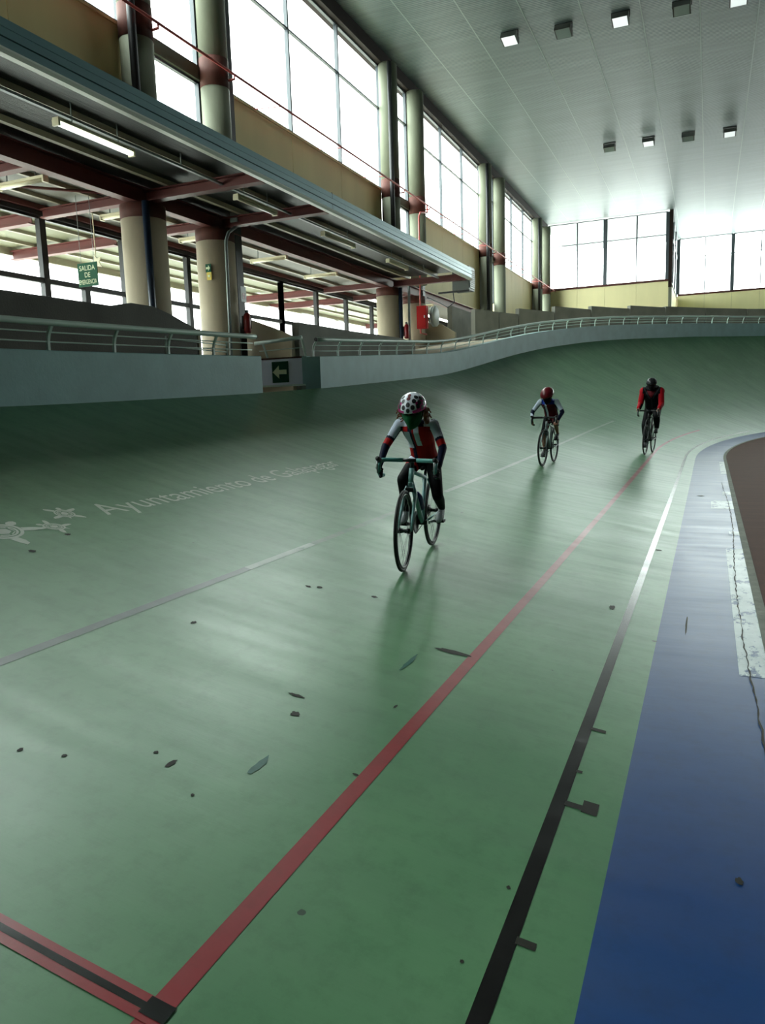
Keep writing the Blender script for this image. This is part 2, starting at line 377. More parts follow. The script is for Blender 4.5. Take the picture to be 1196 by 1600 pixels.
# crack along the inner edge
mb = MB(); mb.uv = []
tt = np.arange(t_of(1.5), t_of(14), .06)
for i, t in enumerate(tt):
    c = -.52 - .03 * math.sin(t * .7) + random.uniform(-.006, .006); wd = random.uniform(.001, .006)
    for u in (c - wd, c + wd): mb.v.append(TP(t, u, LINE_DZ + .002)); mb.uv.append((t, u))
for i in range(len(tt) - 1): mb.f.append((2*i, 2*i+1, 2*i+3, 2*i+2)); mb.m.append(0)
mb.build('crack', M['mark'], floor)
def patch(pts, name, m, dz=.002):
    """flat worn mark given by corner points (t, u)"""
    mb = MB(); mb.uv = list(pts); mb.v = [TP(t, u, dz) for t, u in pts]; mb.f = [tuple(range(len(pts)))]; mb.m = [0]
    return mb.build(name, m, floor)
def rectpatch(s, u0, u1, wd, skew=0, m='mark', name='tape_mark'):
    t = t_of(s); patch([(t - wd/2, u0), (t + wd/2, u0), (t + wd/2 + skew, u1), (t - wd/2 + skew, u1)], name, M[m])
rectpatch(3.31, .19, .125, .03); rectpatch(2.89, .19, .165, .02); rectpatch(2.63, .19, .115, .035)
rectpatch(2.645, .128, .072, .085); rectpatch(1.86, .19, .135, .03)
def blot(px, py, ra, rb, m, name='scuff_mark', n=16, jit=.22, rot=0.0):
    h_ = hit(px, py)
    if h_ is None: return
    _, t, u = h_; pts = []
    for i in range(n):
        a = 2 * math.pi * i / n; k = 1 + random.uniform(-jit, jit); x, y = ra * math.cos(a) * k, rb * math.sin(a) * k
        pts.append((t + x * math.cos(rot) - y * math.sin(rot), u + x * math.sin(rot) + y * math.cos(rot)))
    patch(pts, name, M[m], .0022)
for px, py, ra, rb, m in ((405, 1198, .075, .017, 'oil'), (268, 1195, .03, .010, 'mark'), (32, 1173, .012, .008, 'mark'), (101, 1183, .011, .008, 'mark'),
        (244, 1176, .010, .008, 'mark'), (301, 1243, .008, .007, 'mark'), (462, 1117, .02, .02, 'mark'), (465, 1088, .012, .04, 'mark'), (303, 973, .02, .012, 'mark'),
        (50, 862, .022, .02, 'mark'), (106, 836, .02, .018, 'mark'), (585, 933, .02, .02, 'mark'), (500, 918, .02, .02, 'mark'), (482, 917, .016, .02, 'mark'),
        (709, 1020, .025, .1, 'mark'), (640, 1035, .12, .012, 'oil'), (1073, 977, .2, .006, 'mark'), (1030, 860, .03, .03, 'mark'),
        (957, 950, .05, .02, 'mark'), (1095, 775, .05, .05, 'mark'), (1155, 1380, .02, .012, 'mark'), (795, 1390, .008, .006, 'mark'), (722, 1507, .006, .005, 'mark'),
        (14, 1462, .02, .03, 'mark'), (618, 1105, .02, .006, 'mark'), (556, 1212, .007, .012, 'mark')):
    blot(px, py, ra, rb, m)
# painted lettering and turtle emblems
def flat_map(verts2d, faces, name, s0, u0, dz=.002):
    mb = MB(); mb.uv = []
    for x, y in verts2d: mb.v.append(TP(t_of(s0 + x), u0 + y, dz)); mb.uv.append((s0 + x, u0 + y))
    mb.f = [tuple(f) for f in faces]; mb.m = [0] * len(faces); return mb.build(name, M['letter'], floor)
def text_mesh(txt, size, sx=1.0, shear=0.0, ext=0.0):
    c = bpy.data.curves.new('lettering', 'FONT'); c.body = txt; c.size = size; c.shear = shear; c.resolution_u = 4; c.fill_mode = 'FRONT' if ext == 0 else 'BOTH'; c.extrude = ext
    o = bpy.data.objects.new('lettering', c); COL.objects.link(o)
    dg = bpy.context.evaluated_depsgraph_get(); me = bpy.data.meshes.new_from_object(o.evaluated_get(dg))
    vs = [(v.co.x * sx, v.co.y, v.co.z) for v in me.vertices]; fs = [tuple(p.vertices) for p in me.polygons]
    bpy.data.objects.remove(o); bpy.data.curves.remove(c); bpy.data.meshes.remove(me); return vs, fs
vs, fs = text_mesh('Ayuntamiento de Galapagar', .34, 1.0)
wd = max(v[0] for v in vs); k = 3.95 / wd
flat_map([(v[0] * k, v[1]) for v in vs], fs, 'painted_lettering', 4.28, 3.86)
def turtle(s0, u0, sc, ang):
    v = []; f = []
    def poly(pts):
        n = len(v); ca, sa = math.cos(ang), math.sin(ang)
        v.extend(((x*ca - y*sa) * sc, (x*sa + y*ca) * sc) for x, y in pts); f.append(tuple(range(n, n + len(pts))))
    def ring(r0, r1, n=20, sq=.85):
        for i in range(n):
            a, b_ = 2*math.pi*i/n, 2*math.pi*(i+1)/n
            poly([(r0*math.cos(a), r0*sq*math.sin(a)), (r1*math.cos(a), r1*sq*math.sin(a)), (r1*math.cos(b_), r1*sq*math.sin(b_)), (r0*math.cos(b_), r0*sq*math.sin(b_))])
    ring(.82, 1.0); ring(.62, .74)
    poly([(.40*math.cos(a*math.pi/3), .34*math.sin(a*math.pi/3)) for a in range(6)])
    for a in range(6):
        c = a*math.pi/3 + math.pi/6; poly([(.51*math.cos(c-.42), .44*math.sin(c-.42)), (.60*math.cos(c-.42), .51*math.sin(c-.42)), (.60*math.cos(c+.42), .51*math.sin(c+.42)), (.51*math.cos(c+.42), .44*math.sin(c+.42))])
    poly([(1.0, -.16), (1.22, -.24), (1.46, -.16), (1.56, 0), (1.46, .16), (1.22, .24), (1.0, .16)])
    for sx, sy in ((1, 1), (1, -1), (-1, 1), (-1, -1)):
        poly([(.50*sx, .74*sy), (.72*sx, 1.12*sy), (1.02*sx, 1.36*sy), (1.28*sx, 1.32*sy), (1.14*sx, .95*sy), (.86*sx, .50*sy)])
    poly([(-.98, -.12), (-1.4, 0), (-.98, .12)])
    flat_map(v, f, 'turtle_emblem', s0, u0)
turtle(3.42, 3.93, .145, .6); turtle(3.76, 3.85, .075, 2.2); turtle(4.03, 4.03, .085, 1.2)

# kerb and infield
mb = MB(); prof = [(-.60, 0), (-.60, .012), (-.66, .012), (-.66, 0)]
for t in ts_loop:
    for u, dz in prof: mb.v.append(TP(t, u, dz - .002))
for i in range(len(ts_loop) - 1):
    for j in range(3): mb.f.append((i*4+j, i*4+j+1, i*4+j+5, i*4+j+4)); mb.m.append(0)
tag(mb.build('trim_1', M['kerb'], None), 'narrow grey concrete kerb between the blue band and the brown infield', None, None, 'structure')
mb = MB(); tin = ts_loop[:-1]
for t in tin: mb.v.append(TP(t, -.655, .004))
n = len(tin)
for t in tin:
    (x, y), _, _ = plan(t, -.66); c = np.array((XC, max(-19, min(19, y)))); d = np.array((x, y)) - c; d *= .75; mb.v.append((c[0]+d[0], c[1]+d[1], 0))
for i in range(n): mb.f.append((i, (i+1) % n, n+(i+1) % n, n+i))
mb.f.append(tuple(range(2*n-1, n-1, -1))); mb.m = [0]*len(mb.f)
tag(mb.build('floor_infield', M['infield'], None), 'dark brown infield floor inside the track', None, None, 'structure')
# outdoor ground and gallery floor
tag(MB().box(-220, -14.35, -200, 220, -.6, -.2).build('ground', M['outdoor'], None), 'grey outdoor paving beyond the gallery glazing', None, None, 'structure')
mb = MB().box(-14.3, -7.1, -57, 58, -.3, 1.74)
gal = mb.build('floor_gallery', M['floor_gallery'], None); tag(gal, 'dull brown gallery floor behind the track barrier', None, None, 'structure')
# bend walkway behind the barrier
mb = MB(); tw = [38.0 + 34 * p for p in np.linspace(.02, math.pi * .75, 90)]
for t in tw:
    for u in (UO + .3, 10.6): 
        (x, y), _, _ = plan(t, u); mb.v.append((x, y, zo(t) + .5))
for i in range(len(tw) - 1): mb.f.append((2*i, 2*i+1, 2*i+3, 2*i+2)); mb.m.append(0)
tag(mb.build('floor_walkway', M['deck_walk'], None), 'pale screed walkway behind the bend barrier', None, None, 'structure')
tag(MB().box(-14.35, 66, -68.5, 68.5, -.6, -.3).build('floor_base', M['shell'], None), 'hidden ground slab under the hall', None, None, 'structure')
# ---------------------------------------------------------------- ceiling
ZC = 14.1
ceil = MB().box(-11.6, 66, -68.5, 68.5, ZC + .05, ZC + .4).build('ceiling', M['ceil_gap'], None)
tag(ceil, 'grey green ribbed metal ceiling of the hall', None, None, 'structure')
pw = 1.78; pm = None; x = -11.3
while x < 65:
    if pm is None:
        o = MB().box(0, pw - .02, -68, 68, 0, .06).build('ceiling_panel', M['ceiling'], ceil, local=True); pm = o.data
    else:
        o = bpy.data.objects.new('ceiling_panel', pm); COL.objects.link(o); o.parent = ceil
    o.location = (x, 0, ZC); x += pw
    MB().box(x - .03, x + .005, -68, 68, ZC - .004, ZC + .05).build('joint_strip', M['ceil_gap'], ceil)

# ---------------------------------------------------------------- windows
WN = [0]
def window(axis, c, a, zr, facing, fw=.09, heavy=(), stub=None, port=True, name_label='', fd=.12, frame='frame'):
    """glazing in the plane (axis = c): a = vertical bar positions, zr = horizontal bar heights, facing = +1/-1 (into the hall)"""
    WN[0] += 1
    lo = [0, 0, 0]; lo[axis] = c; lo[1 - axis] = (a[0] + a[-1]) / 2; lo[2] = zr[0]
    w_ = thing('window_%d' % WN[0], name_label or None, None, tuple(lo), None, 'structure')
    def bx(a0, a1, z0, z1, d0, d1): 
        m_ = MB()
        return m_.box(c + d0, c + d1, a0, a1, z0, z1) if axis == 0 else m_.box(a0, a1, c + d0, c + d1, z0, z1)
    for i, y in enumerate(a):
        wd = fw * (3.4 if i in heavy else 1)
        bx(y - wd/2, y + wd/2, zr[0], zr[-1], -fd/2, fd/2).build('mullion' if 0 < i < len(a) - 1 else 'jamb', M[frame], w_)
    for j, z in enumerate(zr):
        for i in range(len(a) - 1):
            bx(a[i] + fw/2, a[i+1] - fw/2, z - fw*.35, z + fw*.35, -fd*.4, fd*.4).build('transom' if 0 < j < len(zr) - 1 else 'rail_bar', M[frame], w_)
    for i in range(len(a) - 1):
        for j in range(len(zr) - 1):
            bx(a[i] + fw*.4, a[i+1] - fw*.4, zr[j] + .02, zr[j+1] - .02, -.006, .006).build('pane', M['glass'], w_)
    if port:
        p = [0, 0, (zr[0] + zr[-1]) / 2]; p[axis] = c + facing * .25; p[1 - axis] = (a[0] + a[-1]) / 2
        n = [0, 0, 0]; n[axis] = facing; portal('sky_portal', p, abs(a[-1] - a[0]), zr[-1] - zr[0], n)
    return w_

XW = -11.35
ZSILL, ZTR, ZHEAD = 9.42, 12.2, 13.64
PAIRS = [(-12.6, -9.9), (.3, 3.0), (13.3, 16.0), (26.85, 29.6), (39.8, 42.6), (52.8, 55.7)]
LIGHTS = {0: [-9.6, -6.6, -3.3, .1], 1: [3.2, 7.2, 10.4, 13.2], 2: [16.2, 20.2, 23.4, 26.75], 3: [29.8, 33.65, 36.8, 39.8], 4: [42.8, 46.8, 49.9, 52.8]}
wl = thing('wall_left', 'tan panelled wall below the high side windows', None, (XW, 20, 6.3), None, 'structure')
for k, a in LIGHTS.items():
    window(0, XW, a, [ZSILL, ZTR, ZHEAD], 1, fw=.075)
    zb = 6.35 if k < 4 else 4.6
    for i in range(3):
        MB().box(XW - .12, XW + .02, a[i] + .008, a[i+1] - .008, zb, ZSILL - .04).build('wall_panel', M['tan'], wl)
    MB().box(XW - .2, XW + .05, a[0], a[3], ZSILL - .06, ZSILL).build('window_sill', M['tan'], wl)
for k, (y0, y1) in enumerate(PAIRS):
    if k == 0: continue
    window(0, XW, [y0 + .2, y1 - .2], [7.0, 9.2, 9.55, 12.45, ZHEAD], 1, fw=.10)
    MB().box(XW - .1, XW + .12, y0 + .2, y1 - .2, 9.22, 9.52).build('spandrel', M['column_up'], wl)
    MB().box(XW - .12, XW, y0 + .2, y1 - .2, 4.6 if k > 3 else 6.35, 6.98).build('wall_panel', M['tan'], wl)
# solid parts of the left wall out of view, corner piers
MB().box(XW - .3, XW, -68, -9.6, -.3, ZC).build('end_wall', M['shell'], wl)
MB().box(XW - .3, XW, 55.5, 57.2, 4.6, ZC).build('wall_panel', M['tan'], wl)
MB().box(XW - .25, XW + .25, -10, 57, ZHEAD + .02, ZC - .0).build('head_beam', M['steel_dark'], wl)
MB().box(-14.3, XW - .01, 30.8, 57.2, 6.36, 6.6).build('gallery_roof', M['shell'], wl)
MB().box(-14.3, -11, -20.3, -20, -.3, 6.6).build('end_wall', M['shell'], wl)
MB().box(XW - .3, XW - .02, -10, 4, 6.35, 7.2).build('end_wall', M['shell'], wl)

# far walls
YB1, YB2, XJ = 57.0, 67.5, -2.7
wb = thing('wall_back', 'cream panelled end wall below the far windows', None, (-7, YB1, 4), None, 'structure')
for a0, a1 in ((-11.3, -9.0), (-9.0, -7.05), (-7.05, -4.93), (-4.93, XJ)):
    MB().box(a0 + .006, a1 - .006, YB1, YB1 + .15, 3, 9.42).build('wall_panel', M['tan_far'], wb)
MB().box(-11.3, XJ + .1, YB1 - .06, YB1 + .1, 9.42, 9.54).build('sill_rail', M['rust'], wb)
MB().box(-14.3, XJ, YB1 + .16, YB1 + .4, -.3, 9.4).build('backing', M['shell'], wb)
window(1, YB1, [-11.1, -9.0, -7.05, -4.93, -2.9], [9.54, 12.5, 14.0], -1, fw=.08, heavy=(2, 4))
wj = thing('wall_side', 'short return wall at the step of the end wall', None, (XJ, 62, 3), None, 'structure')
MB().box(XJ - .15, XJ, YB1 + .1, YB2, -.3, 9.4).build('wall_panel', M['tan_far'], wj)
MB().box(XJ - .12, XJ + .12, YB1 - .1, YB1 + .14, 9.0, ZC).build('corner_post', M['steel_dark'], wj)
MB().box(XJ - .1, XJ + .1, YB1 - .02, YB1 + .3, 3, 9.4).build('corner_pier', M['column_up'], wj)
window(0, XJ, [YB1 + .2, 60.5, 64, YB2 - .1], [9.5, 12.5, 14.0], 1, fw=.09)
wb2 = thing('wall_far', 'cream panelled set back end wall behind the bend', None, (10, YB2, 4), None, 'structure')
xs = [-2.6]
while xs[-1] < 56: xs.append(xs[-1] + 2.0)
for i in range(len(xs) - 1):
    MB().box(xs[i] + .006, xs[i+1] - .006, YB2, YB2 + .15, 3, 9.6).build('wall_panel', M['tan_far'], wb2)
MB().box(xs[0], xs[-1], YB2 - .06, YB2 + .1, 9.6, 9.72).build('sill_rail', M['rust'], wb2)
MB().box(xs[0] - .2, 66, YB2 + .16, YB2 + .4, -.3, 9.6).build('backing', M['shell'], wb2)
MB().box(xs[-1] + .05, 66, YB2, YB2 + .3, 9.6, ZC).build('end_wall', M['shell'], wb2)
for j in range(0, len(xs) - 1, 6):
    seg = xs[j:j + 7]
    if len(seg) > 1: window(1, YB2, seg, [9.72, 12.6, 14.05], -1, fw=.08, heavy=tuple(i for i in range(len(seg)) if (i + j) % 2 == 0))
# right and near walls, outside the picture
wr = thing('wall_right', 'plain far side wall of the hall', None, (65.5, 0, 0), None, 'structure')
MB().box(65.4, 65.7, -68, 68, -.3, 9.4).build('wall_panel', M['shell'], wr); MB().box(65.4, 65.7, -68, 68, 13.6, ZC).build('head_beam', M['steel_dark'], wr)
MB().box(65.4, 65.7, -68, 68, 9.4, 13.6).build('upper_panel', M['shell'], wr)
wf = MB().box(-14.3, 66, -68.3, -68, -.3, ZC).build('wall_front', M['shell'], None); tag(wf, 'plain near end wall of the hall', None, None, 'structure')

# ---------------------------------------------------------------- rear glazing of the gallery and outdoor overhang
XR = -14.2
ys = [-18.4 + 2.65 * i for i in range(0, 26)]       # includes 13.4, 16.05, 18.7 ...
for j in range(0, 24, 8):
    seg = ys[j:j + 9]
    window(0, XR, seg, [3.0, 4.6, 6.02], 1, fw=.17, fd=.14, frame='black')
MB().box(XR - .07, XR + .07, 14.55, 14.72, 3.0, 4.6).build('mullion', M['black'], bpy.data.objects['window_%d' % (WN[0] - 1)])
ww = MB().box(XR - .1, XR + .1, -20, 58, 1.6, 3.0).build('wall_gallery', M['concrete'], None); tag(ww, 'low concrete wall under the gallery glazing', None, None, 'structure')
MB().box(XR - .1, XR + .1, 45.2, 58, 3.0, 6.5).build('upper_wall', M['concrete'], ww)
MB().box(XR - .1, XR + .12, -20, 58, 6.02, 6.12).build('head_trim', M['black'], ww)

# ---------------------------------------------------------------- round columns, each with its own fittings
names = {('0', 2): 'round concrete column with a dark blue downpipe, nearest the camera', ('1', 2): 'round concrete column carrying the small green arrow sign',
         ('0', 3): 'round concrete column beside the canopy end, with dark extinguisher', ('1', 3): 'round concrete column behind the red fire hose cabinet',
         ('0', 4): 'slim round column between second and third bays of high windows, nearer of its pair', ('1', 4): 'slim round column just before the last side window bay, farther of its pair',
         ('0', 5): 'slim round column just past the last side window bay', ('1', 5): 'corner round column where side wall meets the end wall'}
CL, CU = -11.25, -11.0
for k, pr in enumerate(PAIRS):
    if k < 2: continue
    for side, y in zip('01', pr):
        c = thing('round_column', names[(side, k)], 'column', (CL, y, 1.74), 'round columns of the side wall')
        yl = y + (.12 if side == '0' else 0)
        if k < 4:
            MB().lathe([(.47, 1.74), (.47, 5.57)], (CL, yl, 0), n=28).build('lower_shaft', M['column'], c, True)
            MB().lathe([(.475, 5.57), (.475, 5.865)], (CL, yl, 0), n=28).build('capital_band', M['rust'], c, True)
            zl = 6.315
        else: zl = 1.74
        r = .34
        MB().lathe([(r, zl), (r, 9.05)], (CU, y, 0), n=28).build('upper_shaft', M['column_up'], c, True)
        MB().lathe([(r + .006, 9.05), (r + .006, 9.7)], (CU, y, 0), n=28).build('oxide_band', M['rust'], c, True)
        MB().lathe([(r, 9.7), (r, 13.66)], (CU, y, 0), n=28).build('upper_shaft', M['column_up'], c, True)
        if side == '0':     # dark downpipe on the front of the left column of a pair
            MB().tube([(CU + .21, y - .35, 13.6), (CU + .21, y - .35, 6.32)], .085, 10).build('downpipe', M['black'], c, True)
            if k < 4: MB().tube([(CL + (.40 if k == 2 else .52), yl - (.38 if k == 2 else .1), 5.85), (CL + (.40 if k == 2 else .52), yl - (.38 if k == 2 else .1), 1.76)], .075, 12).build('downpipe', M['pipe_dark'], c, True)
        else:               # black steel post behind the right column
            MB().box(XW + .02, XW + .3, y + .58, y + .86, 1.76 if k < 4 else 4.6, 13.7).build('steel_post', M['black'], c)

# ---------------------------------------------------------------- canopy over the gallery
YE = 27.0
cp = thing('gallery_canopy', 'long blue green metal canopy projecting over the gallery', 'canopy', (-9.6, 6, 5.9))
for i in range(3): MB().box(-8.04, -8.0 + (.012 if i == 1 else 0), -12, YE, 5.97 + i*.117, 5.97 + i*.117 + .105).build('fascia_strip', M['fascia'], cp)
MB().box(-8.03, -8.02, -12, YE, 5.95, 6.32).build('fascia_backing', M['black'], cp)
MB().prism([(-8.10, 5.89), (-8.0, 5.89), (-7.975, 5.93), (-7.99, 5.965), (-8.10, 5.965)], 1, -12, YE).build('fascia_lip', M['lip'], cp)
MB().box(-8.06, -8.0, 16.0, 16.03, 5.96, 6.33).build('fascia_joint', M['black'], cp)
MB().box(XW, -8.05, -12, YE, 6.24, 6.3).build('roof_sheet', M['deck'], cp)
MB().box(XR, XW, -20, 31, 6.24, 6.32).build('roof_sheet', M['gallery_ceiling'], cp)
for xx in (-9.34, -10.42): MB().box(xx - .05, xx + .05, -12, YE, 6.14, 6.24).build('purlin', M['purlin'], cp)
for xx in (-12.4, -13.4): MB().box(xx - .04, xx + .04, -20, 31, 6.16, 6.24).build('purlin', M['purlin'], cp)
MB().box(-8.15, -8.04, -12, YE, 6.02, 6.2).build('edge_angle', M['deck'], cp)
def ibeam(p, q, h, w_, tf=.025, tw=.02):
    mb = MB(); p = np.array(p, float); q = np.array(q, float); up = np.array((0, 0, 1.))
    mb.bar(p + up*(tf/2), q + up*(tf/2), w_, tf); mb.bar(p + up*(h - tf/2), q + up*(h - tf/2), w_, tf); mb.bar(p + up*h/2, q + up*h/2, tw, h - 2*tf); return mb
def beam(name, label, p, q, h, w_, m='steel_red', group=None, parent=None):
    o = ibeam(p, q, h, w_).build(name, M[m], parent, origin=tuple(lerp(p, q, .5)) if parent is None else None)
    if parent is None: tag(o, label, 'beam', group)
    return o
beam('edge_girder', 'long red brown girder over the columns, its pale flange underneath', (CL + .1, -12, 5.87), (CL + .1, 39.8, 5.87), .34, .24, 'steel_red')
for y, lab in ((13.3, 'red brown cantilever beam out to the fascia from the column with the blue downpipe'), (16.0, 'red brown cantilever beam out to the fascia from the column with the arrow sign'),
               (26.9, 'red brown cantilever beam at the far end of the canopy')):
    beam('cantilever_beam', lab, (CL + .24, y, 5.9), (-8.16, y, 5.9), .22, .22, 'steel_red', 'cantilever beams under the canopy')
for y, lab in ((10.6, 'red gallery beam left of the emergency exit sign'), (13.3, 'red gallery beam meeting the column with the blue downpipe'), (16.0, 'red gallery beam meeting the column with the arrow sign'),
               (26.9, 'red gallery beam meeting the column with the dark extinguisher'), (29.6, 'red gallery beam meeting the column behind the hose cabinet')):
    beam('gallery_beam', lab, (XR + .22, y, 5.93), (CL - .04, y, 5.93), .2, .2, 'steel_red', 'beams over the gallery')
for x_, lab in ((-12.1, 'thin red brace running along the gallery ceiling'),):
    o = MB().tube([(-13.7, 10.8, 6.1), (-11.6, 13.1, 6.1)], .03, 6).build('diagonal_brace', M['steel_red'], None, origin=(-12.9, 11, 6.1)); tag(o, lab, 'brace')
o = MB().box(XR + .0, XR + .2, -20, 30.7, 6.125, 6.235).build('head_channel', M['steel_red'], None, origin=(XR, 6, 6.1)); tag(o, 'long red channel above the gallery glazing', 'beam')
# outdoor overhang
ov = thing('outdoor_overhang', 'green grey soffit of the outdoor overhang seen through the gallery glazing', 'overhang', (-16, 12, 6.2))
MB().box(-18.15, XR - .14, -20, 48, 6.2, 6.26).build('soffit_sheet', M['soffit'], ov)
for xx in (-15.2, -16.2, -17.2): MB().box(xx - .04, xx + .04, -20, 48, 6.12, 6.2).build('purlin', M['purlin'], ov)
MB().box(-18.25, -18.1, -20, 48, 6.0, 6.3).build('edge_trim', M['purlin'], ov)
for y, lab in ((13.3, 'outdoor red beam crossing the glazing behind the emergency exit sign'), (16.0, 'outdoor red beam behind the near pair of columns'), (26.9, 'outdoor red beam behind the middle gallery glazing'), (29.6, 'farther outdoor red beam behind the middle gallery glazing'), (39.8, 'farthest outdoor red beam seen through the glazing')):
    beam('outdoor_beam', lab, (-18.08, y, 5.86), (XR - .14, y, 5.86), .25, .2, 'steel_red', 'beams under the outdoor overhang')

# ---------------------------------------------------------------- luminaires
def luminaire(p, q, label, lit=False, group=None):
    p = np.array(p); q = np.array(q); t = (q - p) / np.linalg.norm(q - p); up = np.array((0, 0, 1.))
    th = thing('batten_light', label, 'light', tuple(lerp(p, q, .5)), group)
    mb = MB().bar(p + up*.05, q + up*.05, .12, .05); mb.build('housing', M['cream'], th)
    MB().tube([p + t*.03, lerp(p, q, .5), q - t*.03], .055, 10, rb=.035, side=np.cross(t, up)).build('diffuser', M['tube_lit' if lit else 'cream'], th, True)
    for e in (p + t*.015, q - t*.015): MB().bar(e - t*.02, e + t*.02, .13, .09).build('end_cap', M['cream'], th)
    for f_ in (.2, .8):
        c = lerp(p, q, f_); MB().tube([c + up*.07, (c[0], c[1], 6.24)], .012, 6).build('hanger', M['grey_pipe'], th)
XL = -9.1
for (y0, y1, lab, lit) in ((9.05, 10.7, 'glowing white batten light under the near end of the canopy', True), (13.75, 15.3, 'batten light half hidden between two red cantilever beams', False),
                           (17.6, 19.4, 'pale batten light under the middle of the canopy', False), (21.8, 23.4, 'pale batten light nearest the far canopy end', False)):
    luminaire((XL, y0, 5.85), (XL, y1, 5.85), lab, lit, 'batten lights under the canopy')
for y, lab in ((11.0, 'cream batten light at the left edge of the photo under the girder'), (13.7, 'cream batten light just left of the column with the blue downpipe'), (16.45, 'cream batten light between the near pair of columns'),
               (19.75, 'cream batten light just right of the near pair of columns'), (23.0, 'cream batten light farther along the gallery, before the canopy end columns'), (32.5, 'small cream batten light deep in the gallery beside the hose cabinet')):
    luminaire((-12.65, y, 5.85), (-11.42, y, 5.85), lab, False, 'cream lights in the gallery')
MB().box(-9.13, -9.07, -10, YE - .5, 5.98, 6.02).build('cable_tray', M['grey_pipe'], cp)
for y_ in (2, 12, 20.5, 25): MB().box(-9.11, -9.09, y_, y_ + .02, 6.02, 6.24).build('tray_hanger', M['grey_pipe'], cp)
# floodlights on the ceiling
FL = [(797, 60, 'nearest the side wall in the near row', 1), (881, 48, 'second from the side wall in the near row', 0), (970, 30, 'third from the side wall in the near row', 1), (1066, 12, 'fourth from the side wall in the near row', 0), (1155, -3, 'cut by the top edge of the photo in the near row', 1),
      (953, 231, 'nearest the side wall in the far row', 0), (1014, 222, 'second from the side wall in the far row', 1), (1076, 214, 'third from the side wall in the far row', 0), (1141, 207, 'fourth from the side wall in the far row', 1)]
for px, py, lab, bright in FL:
    p = on_z(px, py, ZC - .22); x_, y_ = p[0], p[1]
    t_ = thing('ceiling_floodlight', ('bright' if bright else 'dull') + ' square ceiling floodlight, ' + lab, 'floodlight', (x_, y_, ZC - .3), 'floodlights on the ceiling')
    hw = .27
    MB().prism([(y_ - .30, ZC - .28), (y_ + .22, ZC - .36), (y_ + .25, ZC - .16), (y_ - .18, ZC - .08)], 0, x_ - hw, x_ + hw).build('housing', M['lamp_body'], t_)
    MB().add([(x_ - hw + .04, y_ - .29, ZC - .285), (x_ + hw - .04, y_ - .29, ZC - .285), (x_ + hw - .04, y_ + .21, ZC - .362), (x_ - hw + .04, y_ + .21, ZC - .362)], [(0, 3, 2, 1)]).build('lens', M['lamp_glass' if bright else 'lamp_dark'], t_)
    for s_ in (-1, 1): MB().bar((x_ + s_*(hw + .02), y_, ZC - .2), (x_ + s_*(hw + .02), y_, ZC), .02, .06, (0, 1, 0)).build('bracket_arm', M['black'], t_)
    MB().box(x_ - hw - .03, x_ + hw + .03, y_ - .05, y_ + .05, ZC - .03, ZC).build('mounting_bar', M['black'], t_)

# ---------------------------------------------------------------- pipes along the wall
pp = thing('wall_pipe', 'thin salmon red pipe running along the side wall past every column', 'pipe', (-10.5, 20, 9.36))
XP, ZP = -10.5, 9.34
MB().tube([(XP, -9, ZP), (XP, 56.8, ZP)], .03, 8).build('pipe_run', M['pipe_red'], pp, True)
for k, pr in enumerate(PAIRS):
    if k < 2: continue
    for y in pr: MB().tube([(CU + .3, y + .1, ZP - .10), (XP, y + .1, ZP - .10)], .028, 8).build('bracket_tube', M['pipe_red'], pp, True); MB().tube([(XP, y + .1, ZP - .12), (XP, y + .1, ZP + .01)], .02, 6).build('clamp', M['pipe_red'], pp, True)
for k, a in LIGHTS.items():
    if k < 2: continue
    for y in ((a[0] + a[1]) / 2, (a[1] + a[2]) / 2, (a[2] + a[3]) / 2): MB().tube([(XW, y, ZSILL - .02), (XP, y + .05, ZP)], .014, 6).build('stay_rod', M['pipe_red'], pp)
rp = thing('drop_pipe', 'bright red vertical pipe feeding the hose cabinet', 'pipe', (-10.55, 28.55, 4.3))
MB().tube([(XP, 29.4, ZP - .02), (XP, 29.4, ZP - .3), (-10.56, 28.75, ZP - .42), (-10.56, 28.6, ZP - .6), (-10.56, 28.5, 4.3), (-10.5, 28.8, 4.28), (-10.5, 29.0, 4.28)], .035, 8).build('pipe_run', M['pipe_red'], rp, True)
hb = thing('hose_cabinet', 'bright red fire hose cabinet mounted beside a round column', 'cabinet', (-10.4, 28.8, 4.45))
MB().box(-10.64, -10.24, 28.3, 28.52, 4.45, 5.32).build('body', M['red_box'], hb); MB().box(-10.62, -10.26, 28.27, 28.3, 4.48, 5.29).build('door', M['red_box'], hb)
MB().box(-10.32, -10.29, 28.25, 28.27, 4.85, 4.95).build('handle', M['white'], hb)
rl = MB().lathe([(.08, -.07), (.40, -.07), (.40, -.03), (.30, -.02), (.30, .02), (.40, .03), (.40, .07), (.08, .07)], (-10.13, 28.95, 4.95), axis=0, n=28).build('hose_reel', M['reel'], None, True, origin=(-10.13, 28.95, 4.5)); tag(rl, 'pale grey round hose reel right of the red cabinet', 'hose reel')
